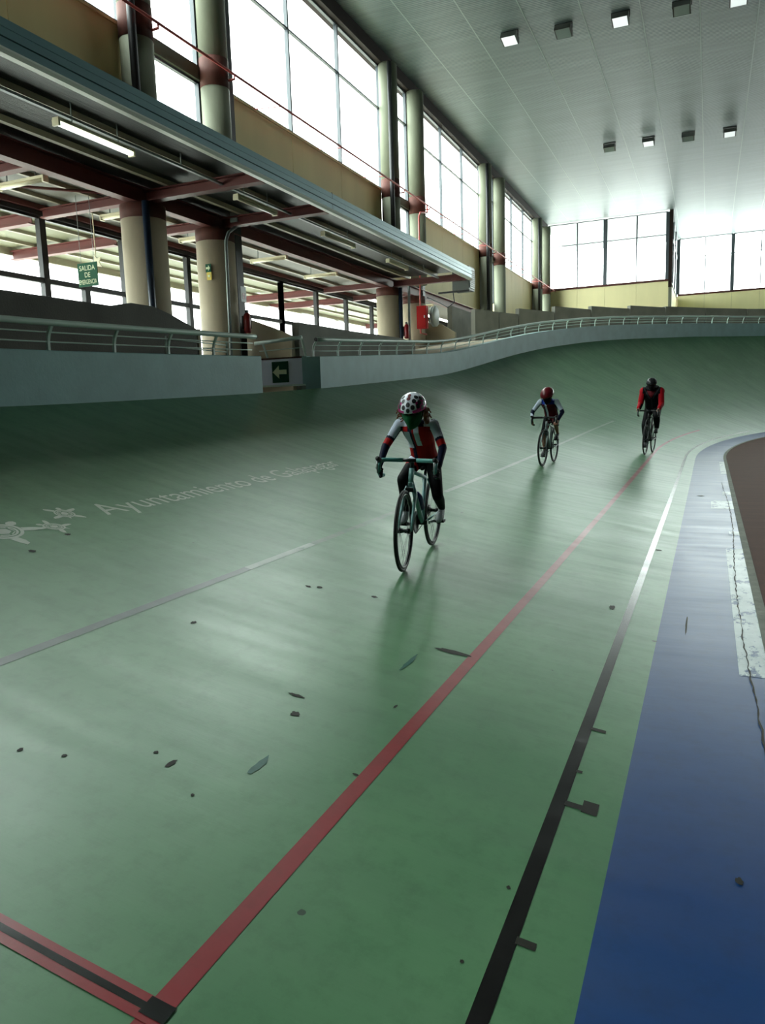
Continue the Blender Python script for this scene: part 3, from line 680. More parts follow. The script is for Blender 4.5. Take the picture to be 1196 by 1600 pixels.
def extinguisher(x_, y_, z_, label, m='ext_red', sc=1.0):
    t_ = thing('fire_extinguisher', label, 'extinguisher', (x_, y_, z_), 'fire extinguishers on the columns')
    MB().lathe([(.075*sc, z_), (.085*sc, z_ + .02), (.085*sc, z_ + .38*sc), (.06*sc, z_ + .44*sc), (.03*sc, z_ + .47*sc)], (x_, y_, 0), n=14).build('cylinder', M[m], t_, True)
    MB().box(x_ - .03, x_ + .03, y_ - .03, y_ + .05, z_ + .47*sc, z_ + .53*sc).build('valve', M['black'], t_)
    MB().tube([(x_, y_ + .04, z_ + .48*sc), (x_ + .05, y_ + .11, z_ + .4*sc), (x_ + .04, y_ + .11, z_ + .1*sc)], .014, 6).build('hose', M['black'], t_, True)
    MB().box(x_ - .13, x_ - .08, y_ - .03, y_ + .03, z_ + .1, z_ + .4*sc).build('wall_bracket', M['black'], t_)
extinguisher(-10.62, 16.25, 3.40, 'red fire extinguisher on the black post beside the arrow sign column', sc=1.05)
extinguisher(-10.55, 26.95, 3.98, 'dark red fire extinguisher on the column at the canopy end', sc=1.15)
# conduit with a swan neck on the arrow sign column
cn = MB().tube([(-10.6, 16.15, 6.1), (-10.62, 16.1, 5.95), (-10.68, 15.75, 5.72), (-10.68, 15.62, 5.5), (-10.72, 15.6, 1.8)], .04, 8).build('grey_conduit', M['grey_pipe'], None, True, origin=(-10.7, 15.6, 1.8)); tag(cn, 'grey conduit with a swan neck running down the arrow sign column', 'conduit')
jb = MB().box(-10.75, -10.55, 15.95, 16.3, 6.0, 6.22).build('junction_box', M['grey_pipe'], None, origin=(-10.65, 16.1, 6.0)); tag(jb, 'small grey junction box above the swan neck conduit', 'box')
cw = MB().tube([(-10.55, 27.3, 6.0), (-10.55, 27.25, 5.0), (-10.55, 27.25, 3.6)], .05, 8).build('chrome_conduit', M['grey_pipe'], None, True, origin=(-10.55, 27.3, 3.6)); tag(cw, 'shiny grey conduit on the column at the canopy end', 'conduit')
# air conditioner on the canopy end
ac = thing('air_conditioner', 'silver air conditioner unit hung at the far end of the canopy', 'air conditioner', (-8.3, 27.4, 5.6))
MB().box(-8.75, -8.12, 27.05, 27.75, 5.58, 6.42).build('casing', M['ac_case'], ac)
MB().box(-8.12, -8.09, 27.1, 27.7, 5.66, 6.36).build('grille_frame', M['grey_pipe'], ac)
for i in range(9): MB().box(-8.09, -8.08, 27.14, 27.66, 5.70 + i*.07, 5.74 + i*.07).build('grille_slat', M['black'], ac)
MB().box(-9.3, -8.1, 27.05, 27.12, 5.52, 5.58).build('support_bracket', M['black'], ac)
cb = MB().tube([(-8.9, 27.6, 5.58), (-8.95, 27.9, 5.3), (-9.3, 28.2, 5.15), (-9.9, 29.0, 5.45), (-10.9, 30.3, 5.9)], .02, 6).build('drain_hose', M['black'], None, True, origin=(-9.4, 28, 5.15)); tag(cb, 'thin dark hose looping away from the air conditioner', 'hose')

# ---------------------------------------------------------------- signs
def text_on(mb_name, txt, size, origin, ex, ey, m, parent, sx=1.0, center=True, off=.004):
    vs, fs = text_mesh(txt, size, sx); w_ = max(v[0] for v in vs) - min(v[0] for v in vs); x0 = min(v[0] for v in vs)
    ex = np.array(ex, float); ey = np.array(ey, float); nz = np.cross(ex, ey)
    mb = MB(); mb.add([np.array(origin) + ex*(v[0] - x0 - (w_/2 if center else 0)) + ey*v[1] + nz*off for v in vs], fs); return mb.build(mb_name, M[m], parent)
sg = thing('emergency_exit_sign', 'green hanging sign reading SALIDA DE EMERGENCIA', 'sign', (-12.5, 13.0, 4.25))
MB().box(-12.80, -12.25, 13.0, 13.02, 4.28, 4.78).build('panel', M['sign_green'], sg)
for i, (s_, sz, sx) in enumerate((('SALIDA', .15, .9), ('DE', .15, .9), ('EMERGENCIA', .14, .60))): text_on('lettering', s_, sz, (-12.525, 13.0, 4.62 - i*.145), (1, 0, 0), (0, 0, 1), 'sign_pale', sg, sx)
for x_ in (-12.7, -12.33): MB().tube([(x_, 13.01, 4.78), (x_, 13.01, 6.2)], .006, 5).build('hanger', M['grey_pipe'], sg)
st = MB(); pts = []; SX, _, SZ = on_y(150, 410, 13.5)
for i in range(10):
    a = math.pi/2 + i*math.pi/5 + .3; r = .19 if i % 2 == 0 else .09; pts.append((SX + r*math.cos(a), SZ + r*math.sin(a)))
st.prism(pts, 1, 13.5, 13.52); sto = st.build('paper_star', M['cream'], None, origin=(SX, 13.5, SZ - .2)); tag(sto, 'cream star shaped decoration behind the emergency exit sign', 'decoration')
MB().tube([(SX, 13.51, SZ + .15), (SX, 13.51, 6.16)], .012, 5).build('hanger', M['cream'], sto)
def arrow(cx, cz, w_, h_): 
    return [(cx - w_/2, cz - h_*.13), (cx + w_*.05, cz - h_*.13), (cx + w_*.05, cz - h_*.38), (cx + w_/2, cz), (cx + w_*.05, cz + h_*.38), (cx + w_*.05, cz + h_*.13), (cx - w_/2, cz + h_*.13)]
def plate_sign(px0, py0, px1, py1, label, m):
    """small plate fixed on the round column, turned to the hall"""
    a = on_y(px0, py0, 15.505); b_ = on_y(px1, py1, 15.505)
    t_ = thing('column_sign', label, 'sign', (a[0], 15.505, b_[2])); MB().box(a[0], b_[0], 15.505, 15.515, b_[2], a[2]).build('panel', M[m], t_); return t_, a, b_
t_, a, b_ = plate_sign(321, 413, 330, 425, 'small green sign with a right arrow on a column', 'sign_green')
MB().prism(arrow((a[0]+b_[0])/2, (a[2]+b_[2])/2, (b_[0]-a[0])*.75, (a[2]-b_[2])*.9), 1, 15.495, 15.503).build('arrow', M['sign_pale'], t_)
t_, a, b_ = plate_sign(323, 425.5, 331, 437, 'small yellow sign under the green arrow sign on a column', 'sign_yellow')
MB().prism(arrow((a[0]+b_[0])/2, (a[2]+b_[2])/2, (b_[0]-a[0])*.5, (a[2]-b_[2])*.6), 1, 15.495, 15.503).build('arrow', M['sign_pale'], t_)
wsn = MB().box(-10.66, -10.65, 16.1, 16.32, 4.15, 4.52).build('notice_sign', M['white'], None, origin=(-10.65, 16.2, 4.15)); tag(wsn, 'white notice above the extinguisher on the arrow sign column', 'sign')
MB().box(-10.648, -10.645, 16.15, 16.27, 4.22, 4.36).build('pictogram', M['ext_red'], wsn)

# ---------------------------------------------------------------- concrete parapets and stair walls of the gallery
def solid(name, label, cat, mb, m, org, group=None):
    o = mb.build(name, M[m], None, origin=org); return tag(o, label, cat, group)
solid('stair_parapet', 'shade-darkened concrete parapet with a sloping end, behind the left railing', 'parapet', MB().prism([(-12, 1.74), (12.78, 1.74), (12.78, 3.14), (12.0, 3.36), (11.5, 3.46), (10.9, 3.46), (10.4, 3.36), (-12, 3.3)], 0, -9.75, -9.55), 'concrete_shade', (-9.65, 4, 1.74), 'gallery parapets')
solid('parapet_end', 'beige end face of the dark stair parapet', 'parapet', MB().prism([(-9.78, 1.74), (-9.53, 1.74), (-9.53, 3.15), (-9.78, 3.15)], 1, 12.78, 12.86), 'beige', (-9.65, 12.8, 1.74), 'gallery parapets')
solid('stair_wall', 'beige sloping stair wall seen through the barrier gap', 'wall', MB().prism([(-11.2, 1.74), (-9.82, 1.74), (-9.82, 3.33), (-10.37, 3.57), (-11.2, 3.88)], 1, 17.0, 17.18), 'beige', (-10.5, 17, 1.74), 'beige stair walls')
solid('gallery_parapet', 'grey concrete parapet between the two pairs of columns', 'parapet', MB().prism([(17.2, 1.74), (25.6, 1.74), (25.6, 3.72), (24, 3.76), (20.4, 3.70), (17.2, 3.68)], 0, -9.9, -9.7), 'concrete', (-9.8, 21, 1.74), 'gallery parapets')
solid('stair_wall', 'beige sloping stair wall right of the red hose cabinet', 'wall', MB().prism([(-11.4, 1.74), (-9.79, 1.74), (-9.79, 4.43), (-10.38, 4.79), (-11.4, 4.9)], 1, 30.5, 30.7), 'beige', (-10.5, 30.5, 1.74), 'beige stair walls')
solid('ramp_parapet', 'grey concrete ramp wall with a sloping top beyond the hose cabinet', 'parapet', MB().prism([(30.8, 1.74), (40.2, 1.74), (40.2, 5.1), (36.5, 5.25), (33.2, 5.55), (30.8, 5.55)], 0, -10.2, -10.0), 'concrete', (-10.1, 35, 1.74), 'gallery parapets')
# stepped parapet round the bend, panel by panel
sp = thing('stepped_parapet', 'stepped grey concrete parapet around the outside of the bend', 'parapet', (-6, 34, 3))
def bend_at(px, py, R):
    r = ray(px, py); r = r / np.hypot(r[0], r[1])
    for d in np.linspace(15, 75, 6000):
        q = CAM + r * d
        if q[1] > 21 and math.hypot(q[0] - XC, q[1] - YC) > R: return q
edges = [(742, 5.2), (780, 5.26), (811, 5.51), (867, 5.77), (924, 5.93), (985, 6.09), (1040, 6.14), (1103, 6.14), (1168, 6.14), (1240, 6.14), (1320, 6.14)]
PA = [math.atan2((q := bend_at(px, 485, 37.5))[1] - YC, XC - q[0]) if px > 700 else .12 for px, _ in edges]
zt = [5.26, 5.26, 5.51, 5.77, 5.93, 6.09, 6.14, 6.14, 6.14, 6.14]
for i in range(len(edges) - 1):
    p0, p1 = PA[i] + .0008, PA[i+1] - .0008
    vv = [(XC - R_*math.cos(p), YC + R_*math.sin(p), z) for z in (2.5, zt[i]) for p in (p0, p1) for R_ in (37.5, 37.7)]
    MB().add(vv, [(0,1,3,2),(4,6,7,5),(0,4,5,1),(1,5,7,3),(3,7,6,2),(2,6,4,0)]).build('parapet_panel', M['concrete'], sp)
# ---------------------------------------------------------------- track barrier and railings
def barrier(t0, t1, label):
    ts = [t0] + [t for t in np.arange(math.ceil(t0*2)/2 + .01, t1, .5)] + [t1]; mb = MB(); pr = [(UO, -.35), (UO, .61), (UO + .012, .62), (UO + .32, .62), (UO + .34, .61), (UO + .34, -.35)]
    for t in ts:
        z = zo(t)
        for u, dz in pr: (x_, y_), _, _ = plan(t, u); mb.v.append((x_, y_, z + dz))
    n = len(pr)
    for i in range(len(ts) - 1):
        for j in range(n): mb.f.append((i*n+j, i*n+(j+1)%n, (i+1)*n+(j+1)%n, (i+1)*n+j)); mb.m.append(0)
    mb.f += [tuple(range(n)), tuple((len(ts)-1)*n + j for j in range(n-1, -1, -1))]; mb.m += [0, 0]
    c = TP((t0 + t1)/2, UO + .2); return tag(mb.build('track_barrier', M['barrier'], None, origin=c), label, 'barrier')
T0, T1, T2, T3 = 2.0, t_of(11.08), t_of(13.2), 38 + 34 * 2.0
barrier(T0, T1, 'pale grey blue concrete barrier along the straight, left of the gap')
barrier(T2, T3, 'pale grey blue concrete barrier sweeping round the bend, right of the gap')
def rpt(t, du, dz): (x_, y_), _, _ = plan(t, UO + .17 + du); return (x_, y_, zo(t) + .62 + dz)
def railing(t0, t1, posts, label):
    ts = list(np.arange(t0, t1, .4)) + [t1]; r_ = thing('barrier_railing', label, 'railing', rpt((t0 + t1)/2, 0, 0), 'railings on the track barrier')
    MB().tube([rpt(t, -.09, .325) for t in ts], .038, 10).build('handrail', M['rail'], r_, True)
    for e in (ts[0], ts[-1]):
        a = 1 if e == ts[0] else -1
        MB().tube([rpt(e - a*.012, -.09, .325), rpt(e + a*.004, -.09, .325)], .039, 10).build('end_cap', M['black'], r_)
    for dz in (.11, .22): MB().tube([rpt(t, -.025 if dz > .2 else -.005, dz) for t in ts], .009, 6).build('rail_wire', M['rail'], r_, True)
    for t in posts:
        pts = [rpt(t, 0, 0), rpt(t, 0, .12), rpt(t, -.02, .2), rpt(t, -.085, .31)]
        MB().tube(pts, .034, 6, side=(0, 1, 0), rb=.018).build('post', M['rail'], r_)
railing(T0 + .2, T1 - .02, [t_of(y) for y in np.arange(11.06 - 1.085*25, 11.05, 1.085)], 'pale steel railing on the barrier left of the gap')
railing(T2 + .02, T3 - .3, [t_of(13.25) + 1.085*i for i in range(0, 86)], 'pale steel railing on the barrier round the bend')
# small railing on the gallery side near the gap
gr = thing('inner_railing', 'short inner railing just behind the barrier left of the gap', 'railing', (-8.6, 11.4, 1.74))
for z_ in (2.62, 2.75): MB().tube([(-8.6, 10.6, z_), (-8.6, 12.4, z_)], .012, 6).build('rail_wire', M['rail'], gr, True)
for y_ in (10.6, 12.4): MB().tube([(-8.6, y_, 1.74), (-8.6, y_, 2.8)], .02, 6).build('post', M['rail'], gr, True)
# gate swung open at the gap
gt = thing('barrier_gate', 'pale gate leaf swung open in the gap of the barrier', 'gate', (-7.9, 13.4, 1.76))
MB().box(-8.62, -7.46, 13.38, 13.42, 1.98, 2.50).build('panel', M['gate_white'], gt)
MB().box(-8.62, -7.45, 13.37, 13.43, 2.50, 2.53).build('panel_trim', M['rust'], gt); MB().box(-8.62, -7.45, 13.36, 13.43, 1.95, 1.985).build('panel_trim', M['rail'], gt)
MB().box(-7.46, -7.36, 13.3, 13.46, 1.98, 2.52).build('hinge_box', M['barrier'], gt)
MB().tube([(-8.6, 13.4, 2.84), (-7.5, 13.4, 2.9)], .038, 10).build('handrail', M['rail'], gt, True)
MB().tube([(-8.5, 13.4, 2.68), (-7.48, 13.4, 2.7)], .01, 6).build('rail_wire', M['rail'], gt, True)
for x0, x1 in ((-7.42, -7.5), (-8.3, -8.42)): MB().tube([(x0, 13.4, 2.5), (x1, 13.4, 2.86)], .026, 6).build('post', M['rail'], gt)
for z_ in (2.1, 2.4): MB().box(-7.36, -7.345, 13.36, 13.44, z_, z_ + .06).build('hinge', M['black'], gt)
gs = thing('arrow_sign', 'green sign with a left arrow on the open gate', 'sign', (-8.02, 13.37, 2.02)); MB().box(-8.2, -7.82, 13.365, 13.378, 2.03, 2.45).build('panel', M['sign_green'], gs)
ar = [(2*-8.02 - p[0], p[1]) for p in arrow(-8.02, 2.24, .32, .34)][::-1]
MB().prism(ar, 1, 13.355, 13.364).build('arrow', M['sign_pale'], gs)
# ================================================================ BICYCLES
V = lambda *a: np.array(a, float)
def local_part(mb, name, m, parent, smooth=True): return mb.build(name, m, parent, smooth, local=True)
def bmat(name, *a, **k):
    if name not in M: M[name] = mat(name, *a, **k)
    return M[name]
bmat('tyre', srgb(16, 16, 17), .6); bmat('alloy', srgb(150, 156, 158), .3, metal=.8); bmat('dark_alloy', srgb(40, 42, 44), .35, metal=.6)
bmat('spoke_steel', srgb(120, 124, 126), .35, metal=.8); bmat('saddle_black', srgb(18, 18, 19), .5)
bmat('celeste', srgb(84, 152, 148), .45); bmat('celeste_frame', srgb(120, 168, 168), .3); bmat('bike_blue', srgb(24, 44, 120), .35); bmat('bike_white', srgb(200, 206, 208), .35)
bmat('bike_black', srgb(22, 23, 25), .35); bmat('tape_black', srgb(24, 24, 25), .7); bmat('bottle_blue', srgb(24, 40, 104), .4); bmat('grey_frame', srgb(120, 134, 136), .35)
def place(root, fpx, rpx, lean, flip=False):
    """put a bicycle with its wheels on the track where the two wheel contacts show in the photo"""
    f, _, _ = hit(*fpx); r, _, _ = hit(*rpx); f = V(*f); r = V(*r)
    fw = f - r; wb = np.linalg.norm(fw); fw /= wb; mid = (f + r) / 2
    up = V(0, 0, 1) - fw * fw[2]; up /= np.linalg.norm(up); left = np.cross(up, fw)
    c, s_ = math.cos(math.radians(lean)), math.sin(math.radians(lean))
    up2 = up * c + left * s_; left2 = np.cross(up2, fw)      # positive lean: towards the rider's left
    mw = Matrix(((fw[0], left2[0], up2[0], mid[0]), (fw[1], left2[1], up2[1], mid[1]), (fw[2], left2[2], up2[2], mid[2] + .004), (0, 0, 0, 1)))
    root.matrix_world = mw; return wb, mw
def rot_about(p, c, ax, a):
    p = np.array(p, float) - c; ax = np.array(ax, float) / np.linalg.norm(ax)
    return c + p*math.cos(a) + np.cross(ax, p)*math.sin(a) + ax*ax.dot(p)*(1 - math.cos(a))
def bicycle(label, fpx, rpx, R, lean, frame_m, fork_m, tape_m, crank_a, bar_w, bar_z, seat_z, steer=0.0, bottle=None, tube_r=.017, drop=.11, reach=.075):
    root = thing('road_bicycle', label, 'bicycle', (0, 0, 0), 'bicycles on the track')
    wb, mw = place(root, fpx, rpx, lean)
    rh, fh = V(-wb/2, 0, R), V(wb/2, 0, R); bb = V(-wb/2 + .41*wb, 0, R - .035); cr = R*.5
    seat = V(bb[0] - (seat_z - bb[2])*.30, 0, seat_z); ht = V(wb/2 - .145 - (bar_z - R)*.18, 0, bar_z - .07); hb = V(ht[0] + .035, 0, ht[2] - .10)
    st = lerp(bb, seat, .80)
    def wheel(c, name, front):
        w_ = thing(name, None, None, tuple(c)); w_.parent = root; rot = (lambda p: V(*p))
        n = 40; circ = lambda r_, y=0: [V(r_*math.cos(2*math.pi*i/n), y, r_*math.sin(2*math.pi*i/n)) for i in range(n)]
        MB().tube(circ(R - .0125), .0125, 8, closed=True).build('tyre', M['tyre'], w_, True, local=True)
        MB().tube(circ(R - .034), .014, 8, closed=True, side=(0, 1, 0), rb=.008).build('rim', M['dark_alloy'], w_, True, local=True)
        MB().tube([(0, -.045, 0), (0, -.03, 0), (0, 0, 0), (0, .03, 0), (0, .045, 0)], [.02, .02, .012, .02, .02], 10).build('hub', M['dark_alloy'], w_, True, local=True)
        sp_ = MB()
        for i in range(20):
            a = 2*math.pi*i/20; b_ = a + (.35 if i % 2 else -.35); y = .03 if i % 4 < 2 else -.03
            sp_.tube([(.018*math.cos(b_), y, .018*math.sin(b_)), ((R-.04)*math.cos(a), 0, (R-.04)*math.sin(a))], .0013, 4)
        sp_.build('spokes', M['spoke_steel'], w_, False, local=True)
        if not front:
            MB().lathe([(.02, -.040), (.05, -.038), (.046, -.032), (.036, -.026), (.02, -.02)], (0, 0, 0), axis=1, n=18).build('cassette', M['dark_alloy'], w_, True, local=True)
        elif steer: w_.rotation_euler.z = steer
        return w_
    wheel(rh, 'rear_wheel', False); wheel(fh, 'front_wheel', True)
    fr = thing('frame', None, None, (0, 0, 0)); fr.parent = root
    T = lambda a, b_, r, nm, m=frame_m: MB().tube([a, b_], r, 10).build(nm, M[m], fr, True, local=True)
    T(bb, lerp(bb, seat, .86), tube_r*.95, 'seat_tube'); T(st, lerp(ht, hb, .2), tube_r*.9, 'top_tube'); T(bb, lerp(ht, hb, .8), tube_r*1.15, 'down_tube'); T(ht, hb, tube_r*1.25, 'head_tube')
    for s_ in (-1, 1):
        T(bb + V(-.03, .02*s_, 0), rh + V(0, .062*s_, 0), tube_r*.55, 'chainstay'); T(st + V(-.01, .018*s_, -.01), rh + V(0, .062*s_, 0), tube_r*.5, 'seatstay')
    T(bb + V(0, -.04, 0), bb + V(0, .04, 0), tube_r*1.3, 'bottom_bracket', 'dark_alloy')
    MB().tube([lerp(bb, seat, .84), seat - V(0, 0, .03)], tube_r*.75, 8).build('seatpost', M['dark_alloy'], root, True, local=True)
    sd = MB(); sd.tube([seat + V(-.11, 0, .004), seat + V(-.09, 0, .008), seat + V(-.03, 0, .004), seat + V(.05, 0, 0), seat + V(.12, 0, -.006), seat + V(.135, 0, -.014)], [.04, .062, .05, .026, .018, .008], 12, side=(0, 1, 0), rb=[.014, .022, .024, .02, .016, .008]); sd.build('saddle', M['saddle_black'], root, True, local=True)
    # fork, steered with the bars
    sa = hb - ht; ca = math.cos(steer); S_ = lambda p: rot_about(p, ht, V(-sa[0], 0, -sa[2]), steer)
    fk = MB(); crown = hb + V(.012, 0, -.03); fk.tube([hb, crown], .02, 8)
    for s_ in (-1, 1): fk.tube([S_(crown + V(0, .02*s_, 0)), S_(crown + V(.01, .042*s_, -.05)), S_(lerp(crown, fh, .7) + V(0, .047*s_, 0)), S_(fh + V(0, .05*s_, 0))], [.016, .015, .011, .009], 8)
    fk.build('fork', M[fork_m], root, True, local=True)
    MB().bar(S_(crown + V(.03, -.03, -.02)), S_(crown + V(.03, .03, -.02)), .02, .03).build('brake_caliper', M['dark_alloy'], root, local=True)
    bar = ht + V(.075, 0, .075); bar[2] = bar_z
    MB().tube([ht + V(-.005, 0, 0), ht + V(-.012, 0, .05), S_(bar + V(-.01, 0, -.003)), S_(bar)], .016, 10).build('stem', M['dark_alloy'], root, True, local=True)
    hbar = thing('handlebar', None, None, (0, 0, 0)); hbar.parent = root
    MB().tube([S_(bar + V(0, -.07, 0)), S_(bar), S_(bar + V(0, .07, 0))], .0135, 10).build('bar_clamp', M['dark_alloy'], hbar, True, local=True)
    out = {}
    for s_ in (-1, 1):
        y = bar_w/2*s_
        path = [bar + V(0, .05*s_, 0), bar + V(0, y - .035*s_, 0), bar + V(.02, y - .008*s_, -.002), bar + V(reach, y, -.008), bar + V(reach + .03, y, -.035), bar + V(reach + .025, y, -.075), bar + V(reach - .02, y, -drop), bar + V(-.035, y, -drop - .01)]
        path = [S_(p) for p in path]
        MB().tube(path, .0155, 10).build('bar_tape', M[tape_m], hbar, True, local=True)
        hood = S_(bar + V(reach + .03, y, 0)); MB().tube([S_(bar + V(reach - .01, y, .002)), hood + V(.0, 0, .012), hood + V(.025, 0, .02), hood + V(.04, 0, .01)], [.016, .02, .018, .008], 10).build('brake_hood', M['tape_black'], hbar, True, local=True)
        MB().tube([hood + V(.03, 0, .005), hood + V(.042, 0, -.04), hood + V(.03, 0, -.085)], [.008, .007, .005], 6).build('brake_lever', M['alloy'], hbar, True, local=True)
        out['drop', s_] = S_(bar + V(-.0, y, -drop - .005)); out['hook', s_] = S_(bar + V(reach + .01, y, -.088)); out['hood', s_] = S_(bar + V(reach, y, 0)); out['top', s_] = S_(bar + V(.0, y - .05*s_, 0))
    # drivetrain (chainring on the rider's right)
    ck = thing('crankset', None, None, (0, 0, 0)); ck.parent = root
    MB().lathe([(R*.30, -.052), (R*.31, -.05), (R*.31, -.047), (R*.30, -.045), (R*.18, -.046), (R*.18, -.05)], bb, axis=1, n=28).build('chainring', M['dark_alloy'], ck, True, local=True)
    ped = {}
    for s_, a in ((-1, crank_a), (1, crank_a + math.pi)):
        e = bb + V(math.cos(a)*cr, .075*s_, math.sin(a)*cr); MB().bar(bb + V(0, .058*s_, 0), e + V(0, -.01*s_, 0), .014, .024).build('crank_arm', M['alloy'], ck, local=True)
        MB().box(e[0]-.035, e[0]+.035, min(e[1], e[1]+.075*s_), max(e[1], e[1]+.075*s_), e[2]-.009, e[2]+.009).build('pedal', M['tyre'], ck, local=True); ped[s_] = e + V(0, .038*s_, .009)
    ch = MB()
    for dz, dz2 in ((R*.30, .045), (-R*.30, -.045)): ch.tube([bb + V(0, -.048, dz), rh + V(0, -.036, dz2)], .0035, 5)
    ch.build('chain', M['dark_alloy'], root, True, local=True)
    if bottle:
        d = (lerp(ht, hb, .8) - bb); d /= np.linalg.norm(d); n_ = V(-d[2], 0, d[0]); b0 = bb + d*.12 + n_*.055
        MB().tube([b0, b0 + d*.13, b0 + d*.15, b0 + d*.175], [.034, .034, .022, .016], 14).build('water_bottle', M[bottle], root, True, local=True)
    return root, mw, dict(seat=seat, bb=bb, bar=bar, pedals=ped, wb=wb, grips=out, barS=S_)

# ================================================================ PEOPLE
def ik(a, b, l1, l2, bend):
    a = np.array(a, float); b = np.array(b, float); d = b - a; L = np.linalg.norm(d); L = min(L, (l1 + l2)*.995); u = d/np.linalg.norm(d)
    x_ = (l1*l1 - l2*l2 + L*L)/(2*L); h_ = math.sqrt(max(l1*l1 - x_*x_, 1e-6)); n = np.array(bend, float); n -= u*n.dot(u); n /= np.linalg.norm(n)
    return a + u*x_ + n*h_
def blob(name, mb, voxel, mats, parent, pattern=None, smooth_it=4):
    """fuse overlapping primitives into one continuous skin"""
    me = mb.mesh(name, mats if isinstance(mats, list) else [mats]); o = bpy.data.objects.new(name, me); COL.objects.link(o)
    r = o.modifiers.new('remesh', 'REMESH'); r.mode = 'VOXEL'; r.voxel_size = voxel; r.use_smooth_shade = True
    s_ = o.modifiers.new('smooth', 'SMOOTH'); s_.iterations = smooth_it; s_.factor = .5
    dg = bpy.context.evaluated_depsgraph_get(); ne = bpy.data.meshes.new_from_object(o.evaluated_get(dg)); bpy.data.objects.remove(o)
    ne.name = name; ne.materials.clear()
    for m in (mats if isinstance(mats, list) else [mats]): ne.materials.append(m)
    if pattern:
        n = len(ne.polygons); c = np.zeros(n*3); ne.polygons.foreach_get('center', c); c = c.reshape(-1, 3)
        ne.polygons.foreach_set('material_index', [pattern(p) for p in c])
    ne.polygons.foreach_set('use_smooth', [True]*len(ne.polygons))
    o = bpy.data.objects.new(name, ne); COL.objects.link(o); o.parent = parent; return o
def ell(mb, c, r, rot=None, n=14): mb.ball(c, r[0], r[1], r[2], n, rot=rot)
def hand(mb, grip, ax, wrist, sc, thumb_side):
    """palm, four fingers closed round the bar and a thumb from the side of the palm"""
    grip = np.array(grip, float); ax = np.array(ax, float)/np.linalg.norm(ax); e1 = np.array(wrist, float) - grip; e1 -= ax*e1.dot(ax); e1 /= np.linalg.norm(e1); e2 = np.cross(ax, e1)*thumb_side
    rb = .0155 + .0085*sc; P_ = lambda a, o, r=rb: grip + ax*o + (e1*math.cos(a) + e2*math.sin(a))*r
    palm = P_(.35, 0, rb + .008)
    for o_ in (-.022, 0, .022): mb.capsule(np.array(wrist) + ax*o_*.5*sc, P_(.55, o_*sc*1.2, rb + .004), .019*sc, .0135*sc, 8)
    for i, (o_, ln) in enumerate(((-.030, .85), (-.010, .97), (.010, 1.0), (.030, .92))):
        an = [.55, 1.35*ln, 2.3*ln, 3.2*ln]; pts = [P_(a, o_*sc) for a in an]
        for a_, b_, r0, r1 in ((pts[0], pts[1], .0098, .0092), (pts[1], pts[2], .0092, .0085), (pts[2], pts[3], .0085, .0075)): mb.capsule(a_, b_, r0*sc, r1*sc, 8)
    to = -.040*sc; p0 = lerp(wrist, P_(.2, to), .55); pts = [p0, P_(-.5, to, rb + .004), P_(-1.3, to*.9), P_(-2.1, to*.7)]
    for a_, b_, r0, r1 in ((pts[0], pts[1], .013, .0105), (pts[1], pts[2], .0105, .0095), (pts[2], pts[3], .0095, .008)): mb.capsule(a_, b_, r0*sc, r1*sc, 8)
def face_frame(pitch, yaw=0.0, roll=0.0):
    cp, sp_ = math.cos(pitch), math.sin(pitch); R_ = np.array(((cp, 0, sp_), (0, 1, 0), (-sp_, 0, cp)))     # pitch down positive: x forward tips down
    cy, sy = math.cos(yaw), math.sin(yaw); cr_, sr = math.cos(roll), math.sin(roll)
    return np.array(((cy, -sy, 0), (sy, cy, 0), (0, 0, 1))) @ R_ @ np.array(((1, 0, 0), (0, cr_, -sr), (0, sr, cr_)))
